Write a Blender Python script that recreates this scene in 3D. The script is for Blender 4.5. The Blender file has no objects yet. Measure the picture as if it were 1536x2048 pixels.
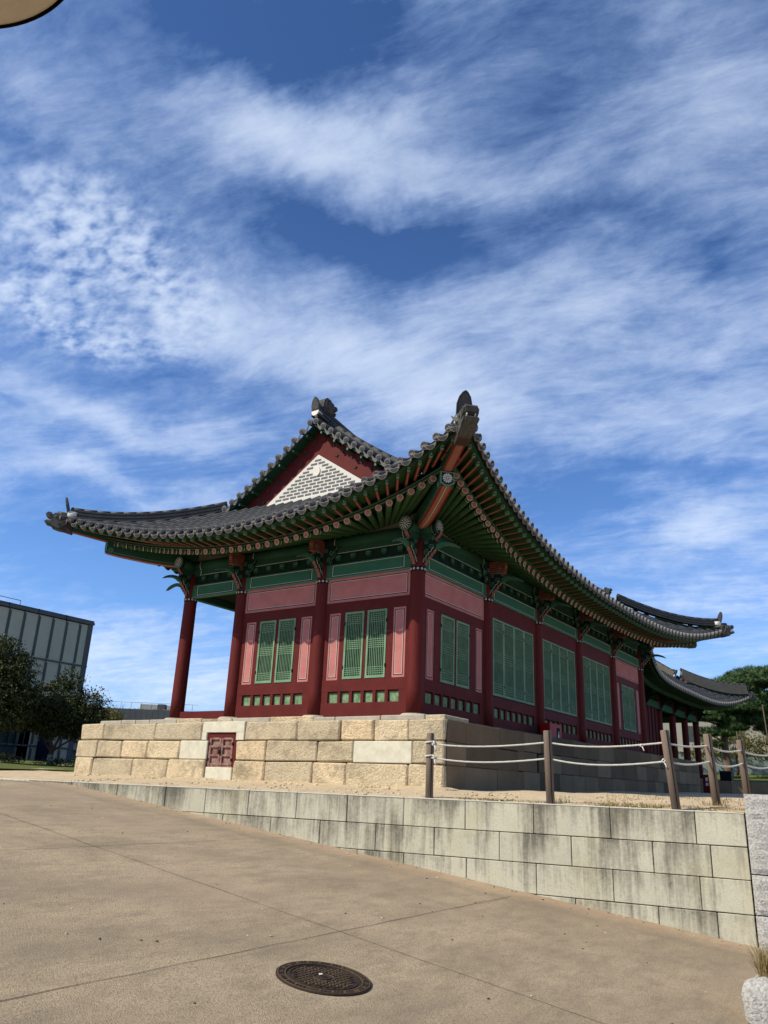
import bpy, bmesh, math, random
from mathutils import Vector, Matrix
random.seed(7)
S=bpy.context.scene
# ---------------- camera ----------------
YAW,PITCH,ROLL,FPX=-0.61088,0.33776,0.04392,1589.15
CAM=Vector((8.59914,-13.62079,-1.44707))
fw=Vector((math.sin(YAW)*math.cos(PITCH),math.cos(YAW)*math.cos(PITCH),math.sin(PITCH)))
r0=Vector((math.cos(YAW),-math.sin(YAW),0)); u0=r0.cross(fw)
rr=r0*math.cos(ROLL)+u0*math.sin(ROLL); uu=-r0*math.sin(ROLL)+u0*math.cos(ROLL)
cd=bpy.data.cameras.new('camera'); co=bpy.data.objects.new('camera',cd); S.collection.objects.link(co)
m=Matrix((rr,uu,-fw)).transposed().to_4x4(); m.translation=CAM; co.matrix_world=m
cd.sensor_fit='VERTICAL'; cd.sensor_height=36; cd.lens=FPX/2048*36; cd.clip_start=.05; cd.clip_end=6000
S.camera=co
S.render.resolution_x=768; S.render.resolution_y=1024
S.view_settings.view_transform='Standard'; S.view_settings.look='None'; S.view_settings.gamma=1
S.view_settings.exposure=0.2
SUN=Vector((-.56,-.86,1.0)).normalized()

# ---------------- node helpers ----------------
class NT:
    def __init__(s,t): s.t=t; s.t.nodes.clear()
    def n(s,ty,**k):
        x=s.t.nodes.new(ty)
        for a,b in k.items(): setattr(x,a,b)
        return x
    def put(s,inp,v):
        if isinstance(v,bpy.types.NodeSocket): s.t.links.new(v,inp)
        elif v is not None: inp.default_value=v
    def m(s,op,a,b=None,c=None,clamp=False):
        x=s.n('ShaderNodeMath',operation=op,use_clamp=clamp)
        for i,v in enumerate((a,b,c)):
            if v is not None: s.put(x.inputs[i],v)
        return x.outputs[0]
    def vm(s,op,a,b=None,out=0):
        x=s.n('ShaderNodeVectorMath',operation=op); s.put(x.inputs[0],a)
        if b is not None: s.put(x.inputs[1],b)
        return x.outputs[out]
    def mix(s,f,a,b,ty='MIX'):
        x=s.n('ShaderNodeMix',data_type='RGBA',blend_type=ty); s.put(x.inputs[0],f); s.put(x.inputs[6],a); s.put(x.inputs[7],b); return x.outputs[2]
    def noise(s,vec,scale,detail=4,rough=.55,dist=0,out=0):
        x=s.n('ShaderNodeTexNoise'); s.put(x.inputs['Vector'],vec); s.put(x.inputs['Scale'],scale); s.put(x.inputs['Detail'],detail); s.put(x.inputs['Roughness'],rough); s.put(x.inputs['Distortion'],dist); return x.outputs[out]
    def ramp(s,f,pts):
        x=s.n('ShaderNodeValToRGB'); s.put(x.inputs[0],f); e=x.color_ramp.elements
        while len(e)<len(pts): e.new(.5)
        for i,(p,c) in enumerate(pts):
            e[i].position=p; e[i].color=(c,c,c,1) if isinstance(c,(int,float)) else (*c,1)
        return x.outputs[0]
    def rng(s,v,a,b,c=0,d=1):
        x=s.n('ShaderNodeMapRange'); s.put(x.inputs[0],v)
        for i,q in enumerate((a,b,c,d)): x.inputs[i+1].default_value=q
        return x.outputs[0]

# ---------------- sky ----------------
W=bpy.data.worlds.new('World'); S.world=W; W.use_nodes=True
w=NT(W.node_tree)
sky=w.n('ShaderNodeTexSky',sky_type='NISHITA',sun_disc=False,sun_elevation=math.asin(SUN.z),sun_rotation=math.atan2(SUN.x,SUN.y),air_density=1.0,dust_density=.35,ozone_density=2.2,altitude=50)
tc=w.n('ShaderNodeTexCoord').outputs['Generated']
dirn=w.vm('NORMALIZE',tc)
sp=w.n('ShaderNodeSeparateXYZ'); w.put(sp.inputs[0],dirn); dx,dy,dz=sp.outputs
az=w.m('MULTIPLY',w.m('ARCTAN2',dx,dy),57.29578); el=w.m('MULTIPLY',w.m('ARCSINE',dz),57.29578)
BLOBS=[[-45.0729,44.4667,0.1105,-0.0172,-0.0264,-0.4424,0.40],[-32.624,41.7885,0.0677,-0.0224,-0.0924,-0.3806,0.33],[-15.3418,41.8466,0.082,0.0107,-0.0263,-0.3695,0.22],[-61.4624,34.3162,0.176,0.0407,0.0588,-0.2391,0.3],[-53.7118,33.5261,0.136,-0.0586,-0.1411,-0.4704,0.25],[-59.6658,29.5869,0.1051,-0.0016,0.0037,-0.6825,0.32],[-41.6655,30.8149,0.0643,-0.0094,-0.053,-0.354,0.42],[-26.0717,33.6246,0.077,0.012,0.0094,-0.3686,0.34],[-12.5124,31.73,0.1125,-0.0113,-0.05,-0.2748,0.25],[-56.7549,23.8158,0.0857,-0.003,-0.0408,-0.7793,0.42],[-56.6254,19.21,0.0942,0.0032,-0.0023,-0.8464,0.36],[-12.8347,17.3709,0.1846,-0.0257,-0.0741,-0.5354,0.5],[-22.2696,26.253,0.084,-0.0027,-0.0216,-0.2372,0.22],[-7.763,44.4739,0.1658,0.0472,0.0021,-0.3184,0.28],[-34.1267,27.7678,0.0518,-0.0028,-0.064,-0.5617,0.2],[-13.211,13.0327,0.1622,-0.022,-0.1295,-1.1939,0.3],[-54.6833,7.4572,0.0993,0.0156,0.019,-0.2378,0.25],[-39.6195,5.8127,0.0572,0.0042,0.0115,-0.3311,0.2],[-43.0651,49.3404,0.0693,0.0106,0.0131,-0.4054,-0.45],[-13.4532,47.2399,0.1293,-0.0986,-0.2962,-0.6456,-0.1],[-38.9795,38.0691,0.1006,-0.0027,-0.0192,-0.4702,-0.5],[-53.3976,14.0023,0.0849,0.0128,0.0383,-0.3903,-0.5],[-20.6641,19.5231,0.1758,-0.0735,-0.1807,-0.4363,-0.4],[-14.1927,21.2081,0.1318,-0.0226,-0.2253,-1.1556,-0.3],[-20.9158,39.4561,0.1248,0.0221,0.0052,-0.7943,-0.25],[-7.293,35.8659,0.2424,-0.0355,-0.1229,-0.5367,-0.3],[-64.1071,42.632,0.1656,0.05,0.1623,-0.5778,0.15],[-65.1998,38.7595,0.3347,0.096,0.256,-0.8322,-0.2]]
# the cloud sheet: direction projected on a high flat layer, so streaks foreshorten towards the horizon
zz=w.m('ADD',w.m('MAXIMUM',dz,0.0),.13)
cv=w.n('ShaderNodeCombineXYZ'); w.put(cv.inputs[0],w.m('DIVIDE',dx,zz)); w.put(cv.inputs[1],w.m('DIVIDE',dy,zz)); cp=cv.outputs[0]
mp=w.n('ShaderNodeMapping'); w.put(mp.inputs[0],cp); mp.inputs['Rotation'].default_value=(0,0,math.radians(-28)); mp.inputs['Scale'].default_value=(.72,1.2,1)
st=mp.outputs[0]
warp=w.noise(st,1.6,3,.5,out=1)
wv=w.vm('ADD',st,w.vm('SCALE',w.vm('SUBTRACT',warp,(.5,.5,.5)))); 
for nd in w.t.nodes:
    if nd.type=='VECT_MATH' and nd.operation=='SCALE': nd.inputs[3].default_value=.32
n1=w.noise(wv,1.7,9,.58); n2=w.noise(wv,8.0,9,.68); 
mp2=w.n('ShaderNodeMapping'); w.put(mp2.inputs[0],cp); mp2.inputs['Scale'].default_value=(1.0,1.5,1); mp2.inputs['Rotation'].default_value=(0,0,.5)
n3=w.noise(mp2.outputs[0],25,2.5,.55,.15)
jit=w.noise(w.vm('MULTIPLY',dirn,(1,1,1)),5,5,.6,out=1)
js=w.n('ShaderNodeSeparateXYZ'); w.put(js.inputs[0],jit)
azj=w.m('ADD',az,w.m('MULTIPLY',w.m('SUBTRACT',js.outputs[0],.5),16)); elj=w.m('ADD',el,w.m('MULTIPLY',w.m('SUBTRACT',js.outputs[1],.5),9))
tot=None; lump=None
for i,(a0,e0,a,b,c,d,wt) in enumerate(BLOBS):
    A=w.m('SUBTRACT',azj,a0); E_=w.m('SUBTRACT',elj,e0)
    u=w.m('ADD',w.m('MULTIPLY',A,a),w.m('MULTIPLY',E_,b)); v=w.m('ADD',w.m('MULTIPLY',A,c),w.m('MULTIPLY',E_,d))
    g=w.m('EXPONENT',w.m('MULTIPLY',w.m('ADD',w.m('MULTIPLY',u,u),w.m('MULTIPLY',v,v)),-1.0))
    if i in (3,4,5): lump=g if lump is None else w.m('ADD',lump,g)
    g=w.m('MULTIPLY',g,wt); tot=g if tot is None else w.m('ADD',tot,g)
dens=w.m('ADD',w.m('ADD',w.m('MULTIPLY',n1,.90),w.m('MULTIPLY',n2,.58)),w.m('MULTIPLY',w.m('MULTIPLY',w.m('SUBTRACT',n3,.5),1.05),lump))
mp3=w.n('ShaderNodeMapping'); w.put(mp3.inputs[0],wv); mp3.inputs['Rotation'].default_value=(0,0,.35); mp3.inputs['Scale'].default_value=(1.0,2.0,1)
n4=w.noise(mp3.outputs[0],11,8,.7); dens=w.m('ADD',dens,w.m('MULTIPLY',w.m('SUBTRACT',n4,.5),.30))
dens=w.m('ADD',dens,w.m('MULTIPLY',tot,.66))
cl=w.rng(dens,.57,1.22); cl=w.m('POWER',cl,1.15); cl=w.m('MULTIPLY',w.m('TANH',w.m('MULTIPLY',cl,1.35)),.93)
# low haze towards the horizon
hz=w.m('EXPONENT',w.m('MULTIPLY',w.m('MAXIMUM',el,0),-.11)); cl2=w.m('ADD',w.m('MULTIPLY',cl,.92),w.m('MULTIPLY',hz,.36),clamp=True)
gain=w.rng(el,2,40,1.38,.90); skyc=w.vm('SCALE',w.mix(1,sky.outputs[0],(.55,.82,1.20,1),'MULTIPLY')); skyc.node.inputs[3].default_value=1; w.put(skyc.node.inputs[3],gain)
cloudc=w.mix(w.rng(cl,.2,1),(3.6,5.2,8.6,1),(7.6,8.5,9.8,1))
fin=w.mix(cl2,skyc,cloudc)
bg=w.n('ShaderNodeBackground'); w.put(bg.inputs[0],fin); bg.inputs[1].default_value=.10
wo=w.n('ShaderNodeOutputWorld'); w.t.links.new(bg.outputs[0],wo.inputs[0])
sd=bpy.data.lights.new('sun','SUN'); sd.energy=4.9; sd.angle=math.radians(.5); sd.color=(1,.92,.74)
so=bpy.data.objects.new('sun',sd); S.collection.objects.link(so); so.rotation_mode='QUATERNION'; so.rotation_quaternion=SUN.to_track_quat('Z','Y')

# ---------------- materials ----------------
def mat(name,col,rough=.8,var=.25,scale=6,bump=.0,bscale=40,spec=.12,bdist=.02,stretch=(1,1,1),col2=None,fn=None,metal=0,vary=None,tone=0,coord='Object'):
    """one procedural material: base colour broken up by two noises, optional per-block tone from the 'tone' attribute"""
    M_=bpy.data.materials.new(name); M_.use_nodes=True; t=NT(M_.node_tree)
    b=t.n('ShaderNodeBsdfPrincipled'); o=t.n('ShaderNodeOutputMaterial'); t.t.links.new(b.outputs[0],o.inputs[0])
    pos=t.n('ShaderNodeNewGeometry').outputs['Position'] if coord=='World' else t.n('ShaderNodeTexCoord').outputs['Object']
    vec=t.vm('MULTIPLY',pos,stretch)
    c2=col2 or tuple(x*.55 for x in col)
    n=t.noise(vec,scale,6,.6); f=t.rng(n,.3,.72,0,1)
    base=t.mix(t.m('MULTIPLY',f,var*2 if not col2 else 1,clamp=True),(*col,1),(*c2,1))
    n2_=t.noise(vec,scale*9,3,.6); base=t.mix(t.rng(n2_,.35,.75,0,var*.8),base,(*[x*.6 for x in col],1))
    if tone:
        at=t.n('ShaderNodeAttribute',attribute_name='tone'); tv=t.rng(at.outputs['Fac'],0,1,1-tone,1+tone*.6)
        mu=t.vm('SCALE',base); mu.node.inputs[3].default_value=1; t.put(mu.node.inputs[3],tv); base=mu
    if fn: base=fn(t,pos,base,b)
    t.put(b.inputs['Base Color'],base); b.inputs['Roughness'].default_value=rough; b.inputs['Specular IOR Level'].default_value=spec; b.inputs['Metallic'].default_value=metal
    if bump:
        bp=t.n('ShaderNodeBump'); bp.inputs['Strength'].default_value=bump; bp.inputs['Distance'].default_value=bdist
        t.put(bp.inputs['Height'],t.noise(vec,bscale,6,.65)); t.t.links.new(bp.outputs[0],b.inputs['Normal'])
    return M_
def knots(t,pos,base,b):
    g=t.noise(t.vm('MULTIPLY',pos,(1,1,.08)),30,4,.6); base=t.mix(t.rng(g,.45,.75,0,.45),base,(.05,.008,.008,1))
    return base
def knotsH(t,pos,base,b):
    g=t.noise(t.vm('MULTIPLY',pos,(.12,.12,1)),34,4,.6); base=t.mix(t.rng(g,.5,.8,0,.4),base,(.07,.015,.014,1)); return base
MT={}
MT['red']=mat('red_painted_column',(.125,.018,.015),.62,.35,3,.25,30,fn=knots,stretch=(1,1,.3))
MT['redb']=mat('red_painted_board',(.115,.016,.014),.66,.35,3,.2,30,fn=knotsH)
def grainpink(t,pos,base,b):
    g=t.noise(t.vm('MULTIPLY',pos,(.1,.1,1)),42,4,.65); base=t.mix(t.rng(g,.5,.78,0,.45),base,(.30,.10,.09,1))
    d=t.noise(pos,1.7,4,.6); return t.mix(t.rng(d,.5,.72,0,.35),base,(.45,.21,.18,1))
MT['pink']=mat('pink_painted_board',(.47,.18,.165),.8,.12,2.5,.12,30,col2=(.37,.13,.12),fn=grainpink)
MT['salmon']=mat('salmon_paint',(.235,.098,.075),.7,.2,5)
MT['redline']=mat('vermilion_paint',(.17,.022,.012),.7,.2,5)
MT['white']=mat('white_line_paint',(.50,.50,.45),.8,.15,8)
MT['black']=mat('black_line_paint',(.012,.012,.013),.8,.2,8)
MT['green']=mat('deep_green_beam_paint',(.016,.058,.033),.7,.3,2.5,.1,30)
MT['green2']=mat('mid_green_beam_paint',(.036,.125,.073),.7,.3,3,.1,30,stretch=(.3,.3,1))
MT['raft']=mat('rafter_green_paint',(.018,.055,.022),.7,.35,3,.1,30,col2=(.035,.075,.028))
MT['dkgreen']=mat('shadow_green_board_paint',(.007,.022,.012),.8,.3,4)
MT['mint']=mat('mint_edge_paint',(.10,.21,.16),.7,.2,5)
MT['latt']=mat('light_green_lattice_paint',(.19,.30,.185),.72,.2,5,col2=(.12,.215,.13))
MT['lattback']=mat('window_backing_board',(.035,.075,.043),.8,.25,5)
MT['vent']=mat('mottled_green_vent_panel',(.25,.34,.19),.8,.3,9,col2=(.045,.12,.06))
MT['tile']=mat('dark_grey_roof_tile',(.030,.031,.033),.6,.4,5,.35,22,col2=(.055,.057,.058),spec=.25,coord='World')
MT['tileend']=mat('weathered_grey_end_tile',(.20,.195,.185),.75,.4,12,.5,60,col2=(.12,.12,.12),coord='World')
MT['tiledark']=mat('blackened_end_tile_relief',(.055,.055,.055),.75,.4,12,.4,60)
MT['lime']=mat('white_lime_plaster',(.72,.68,.60),.85,.2,9,.3,30)
MT['plaster']=mat('grey_rafter_plaster',(.15,.135,.11),.9,.3,4,.2,30)
MT['stonecarve']=mat('dark_grey_carved_clay',(.05,.05,.048),.75,.45,14,.8,40,col2=(.10,.098,.092))
MT['ironcap']=mat('brown_iron_sleeve',(.05,.032,.026),.6,.3,8,.2,30)
MT['brickgrey']=mat('grey_gable_brick',(.15,.147,.14),.85,.25,9,.2,40)
MT['brickwhite']=mat('white_gable_mortar',(.62,.60,.55),.85,.1,9,.1,40)
MT['cream']=mat('cream_petal_paint',(.38,.26,.19),.8,.1,9)
MT['orange']=mat('orange_petal_paint',(.26,.04,.018),.8,.1,9)
MT['iron']=mat('black_iron',(.02,.02,.02),.5,.3,10,.2,30,metal=.6)
MT['joint']=mat('road_joint_filler',(.09,.07,.05),.9,.4,9,coord='World')
MT['seam']=mat('dark_seam',(.015,.013,.011),.9,.1,5)
def stone_fn(t,pos,base,b):
    at=t.n('ShaderNodeAttribute',attribute_name='tone').outputs['Fac']; base=t.mix(t.rng(at,.0,.35,.5,0),base,(.52,.46,.34,1)); base=t.mix(t.rng(at,.72,1,0,.5),base,(.66,.46,.26,1))
    s=t.noise(pos,2.1,7,.72); s2=t.noise(pos,38,4,.7); s3=t.noise(pos,11,5,.7)
    base=t.mix(t.rng(s,.50,.66,0,.72),base,(.22,.185,.13,1)); base=t.mix(t.rng(s3,.46,.66,0,.45),base,(.31,.235,.15,1)); base=t.mix(t.rng(s2,.5,.68,0,.5),base,(.27,.205,.13,1))
    r=t.noise(pos,.9,3,.5); return t.mix(t.rng(r,.58,.72,0,.35),base,(.56,.36,.19,1))
MT['stone']=mat('old_golden_granite',(.76,.62,.41),.92,.22,3.2,1.0,26,fn=stone_fn,tone=.22,bdist=.05,spec=.15,coord='World')
MT['stone2']=mat('pale_new_granite',(.66,.62,.49),.92,.3,7,.5,60,col2=None,tone=.08,spec=.15,coord='World')
MT['basestone']=mat('worn_column_base_stone',(.45,.40,.32),.9,.3,5,.5,60,coord='World')
MT['stonegrey']=mat('grey_weathered_and_shaded_granite',(.21,.15,.088),.92,.3,2.5,.7,38,fn=None,tone=.45,spec=.15,coord='World')  # on the platform's side face, shade is put into this dark colour
def wall_fn(t,pos,base,b):
    at=t.n('ShaderNodeAttribute',attribute_name='drop').outputs['Fac']
    sp_=t.n('ShaderNodeSeparateXYZ'); t.put(sp_.inputs[0],pos)
    fr=t.m('FRACT',t.m('DIVIDE',t.m('SUBTRACT',-1.519,sp_.outputs[2]),.344))      # 0 at the top of a course, 1 at its foot
    blob=t.noise(t.vm('MULTIPLY',pos,(1,1,.45)),1.9,4,.6)                          # where water has run over
    runs=t.noise(t.vm('MULTIPLY',pos,(1,1,.05)),17,5,.7); grit=t.noise(pos,26,4,.7)
    v=t.m('ADD',t.m('MULTIPLY',t.m('SUBTRACT',blob,.5),1.9),t.m('MULTIPLY',t.m('SUBTRACT',runs,.5),1.25))
    v=t.m('ADD',v,t.m('MULTIPLY',t.m('SUBTRACT',grit,.5),.55)); v=t.m('ADD',v,t.m('MULTIPLY',at,.26)); v=t.m('SUBTRACT',v,t.m('MULTIPLY',fr,.26))
    base=t.mix(t.rng(v,-.10,.40,0,.84),base,(.115,.105,.08,1))
    base=t.mix(t.rng(t.m('ADD',v,t.m('MULTIPLY',fr,-.3)),.22,.55,0,.5),base,(.05,.047,.038,1))
    y=t.noise(pos,1.3,4,.6); base=t.mix(t.rng(y,.52,.72,0,.35),base,(.44,.38,.20,1))
    s2=t.noise(pos,75,3,.7); return t.mix(t.rng(s2,.48,.68,0,.45),base,(.25,.235,.19,1))
MT['wall']=mat('sawn_granite_with_dark_runs',(.54,.505,.385),.9,.12,4,.35,120,fn=wall_fn,tone=.10,spec=.15,coord='World')
MT['coping']=mat('clean_granite_edge',(.52,.49,.41),.9,.12,20,.2,120,coord='World')
def speck(t,pos,base,b):
    v=t.n('ShaderNodeTexVoronoi'); t.put(v.inputs['Vector'],pos); v.inputs['Scale'].default_value=58
    n=t.noise(pos,42,5,.7); base=t.mix(t.rng(n,.44,.60,0,.75),base,(.25,.24,.225,1)); return base
MT['rough']=mat('rough_pitched_speckled_granite',(.52,.495,.45),.92,.1,10,1.0,48,fn=speck,coord='World')
def road_fn(t,pos,base,b):
    v=t.noise(pos,55,4,.75); base=t.mix(t.rng(v,.48,.62,0,.62),base,(.15,.115,.08,1))
    v2=t.noise(pos,85,3,.7); base=t.mix(t.rng(v2,.57,.68,0,.7),base,(.60,.53,.43,1))
    l=t.noise(t.vm('MULTIPLY',pos,(1,.55,1)),1.2,5,.62); base=t.mix(t.rng(l,.40,.66,0,.55),base,(.24,.185,.125,1))
    l3=t.noise(t.vm('MULTIPLY',pos,(1.4,.5,1)),5.5,5,.7); base=t.mix(t.rng(l3,.46,.66,0,.45),base,(.22,.17,.115,1))
    l2=t.noise(pos,.45,3,.5); base=t.mix(t.rng(l2,.5,.68,0,.35),base,(.44,.32,.22,1))
    # rusty silt line along the retaining wall and dust round the manhole
    sp_=t.n('ShaderNodeSeparateXYZ'); t.put(sp_.inputs[0],pos)
    d=t.m('ADD',t.m('ADD',t.m('MULTIPLY',sp_.outputs[0],-.13856),t.m('MULTIPLY',sp_.outputs[1],.99035)),4.3095)  # 0 at the wall face, negative on the road
    d=t.m('ADD',d,t.m('MULTIPLY',t.m('SUBTRACT',t.noise(pos,2.2,4,.6),.5),.5))
    base=t.mix(t.m('MULTIPLY',t.m('EXPONENT',t.m('MULTIPLY',t.m('ABSOLUTE',t.m('ADD',d,.14)),-5.5)),.55,clamp=True),base,(.50,.335,.215,1))
    base=t.mix(t.m('MULTIPLY',t.m('EXPONENT',t.m('MULTIPLY',t.m('ABSOLUTE',t.m('ADD',d,.62)),-5.0)),.35,clamp=True),base,(.17,.14,.105,1))
    q=t.vm('DISTANCE',pos,(4.79,-8.66,-2.68),out=1)
    q=t.m('ADD',q,t.m('MULTIPLY',t.m('SUBTRACT',t.noise(pos,4,4,.6),.5),.25))
    base=t.mix(t.rng(t.m('ABSOLUTE',t.m('SUBTRACT',q,.36)),0,.07,.3,0),base,(.55,.44,.30,1))
    return base
MT['road']=mat('exposed_aggregate_concrete',(.53,.405,.255),.9,.16,3,1.0,95,fn=road_fn,coord='World',spec=.25)
def dirt_fn(t,pos,base,b):
    a=t.noise(pos,2.2,6,.65); base=t.mix(t.rng(a,.5,.7,0,.5),base,(.36,.27,.17,1))
    g=t.noise(pos,45,4,.7); base=t.mix(t.rng(g,.55,.7,0,.6),base,(.22,.16,.10,1)); return base
MT['dirt']=mat('sandy_soil',(.62,.49,.32),.95,.25,9,.8,60,fn=dirt_fn,coord='World',spec=.1)
MT['lawn']=mat('mown_lawn',(.07,.11,.025),.95,.4,1.2,.8,60,col2=(.14,.13,.04),coord='World',spec=.1)
MT['wood']=mat('brown_fence_timber',(.20,.15,.115),.7,.3,5,.3,40,stretch=(1,1,.15),col2=(.13,.095,.07))
MT['rope']=mat('white_twisted_rope',(.62,.60,.53),.9,.2,30,.3,90)
MT['cast']=mat('rusty_cast_iron',(.060,.040,.029),.6,.4,20,.4,90,metal=.35,col2=(.05,.038,.03))
MT['castlite']=mat('worn_brown_iron_rib',(.14,.095,.058),.55,.35,20,.3,90,metal=.3)
MT['door']=mat('peeling_maroon_hatch_wood',(.16,.05,.04),.8,.3,9,.3,40,col2=(.34,.24,.20))
MT['glassp']=mat('grey_green_facade_glass',(.48,.46,.35),.5,.3,.8,spec=.12,stretch=(1,.4,.25))
MT['glassd']=mat('teal_dark_glass_fin',(.022,.045,.040),.5,.3,.6,spec=.15,stretch=(1,1,.2))
MT['mull']=mat('grey_metal_mullion',(.10,.103,.10),.5,.2,2)
MT['navy']=mat('navy_blue_column_cladding',(.006,.010,.030),.5,.2,1)
MT['slate']=mat('blue_grey_panel_cladding',(.10,.11,.12),.6,.2,.6,stretch=(1,1,.3))
MT['bark']=mat('grey_brown_bark',(.11,.085,.065),.95,.4,9,.9,22,stretch=(1,1,.3))
MT['pinebark']=mat('reddish_pine_bark',(.19,.125,.085),.95,.4,7,1,16,stretch=(1,1,.35))
MT['burlap']=mat('pale_trunk_wrap',(.33,.30,.25),.95,.3,9,.4,60)
def leafm(n,c1,c2,tr=.25):
    M_=bpy.data.materials.new(n); M_.use_nodes=True; t=NT(M_.node_tree); o=t.n('ShaderNodeOutputMaterial')
    at=t.n('ShaderNodeAttribute',attribute_name='tone').outputs['Fac']; c=t.mix(at,(*c1,1),(*c2,1))
    d=t.n('ShaderNodeBsdfPrincipled'); t.put(d.inputs['Base Color'],c); d.inputs['Roughness'].default_value=.6; d.inputs['Specular IOR Level'].default_value=.3
    tr_=t.n('ShaderNodeBsdfTranslucent'); t.put(tr_.inputs[0],c); mx=t.n('ShaderNodeMixShader'); mx.inputs[0].default_value=tr
    t.t.links.new(d.outputs[0],mx.inputs[1]); t.t.links.new(tr_.outputs[0],mx.inputs[2]); t.t.links.new(mx.outputs[0],o.inputs[0]); return M_
MT['leafd']=leafm('dark_maple_leaf',(.008,.020,.006),(.085,.10,.024),.14)
MT['leafy']=leafm('yellow_green_leaf',(.06,.07,.012),(.24,.19,.03))
MT['needle']=leafm('pine_needle',(.02,.055,.018),(.13,.21,.065),.15)
MT['dry']=leafm('dry_straw_grass',(.20,.14,.05),(.45,.34,.15))
MT['weed']=leafm('small_green_weed',(.05,.09,.015),(.16,.20,.05))
MT['redbox']=mat('bright_red_enamel',(.28,.010,.008),.4,.1,5)
MT['brownbox']=mat('dull_red_cabinet',(.11,.012,.012),.5,.1,5)
MT['canopy']=mat('weathered_beige_soffit',(.62,.54,.42),.8,.15,2.5,stretch=(1,6,1),col2=(.50,.43,.33))
MT['canopyrim']=mat('dark_brown_canopy_rim',(.03,.022,.018),.6,.2,5)
MT['beigeb']=mat('beige_rendered_wall',(.50,.44,.34),.9,.15,.8)
MT['paleg']=mat('pale_grey_green_wall',(.33,.40,.37),.8,.2,.7)
MT['boxw']=mat('weathered_white_metal',(.40,.42,.42),.6,.2,1)

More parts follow.
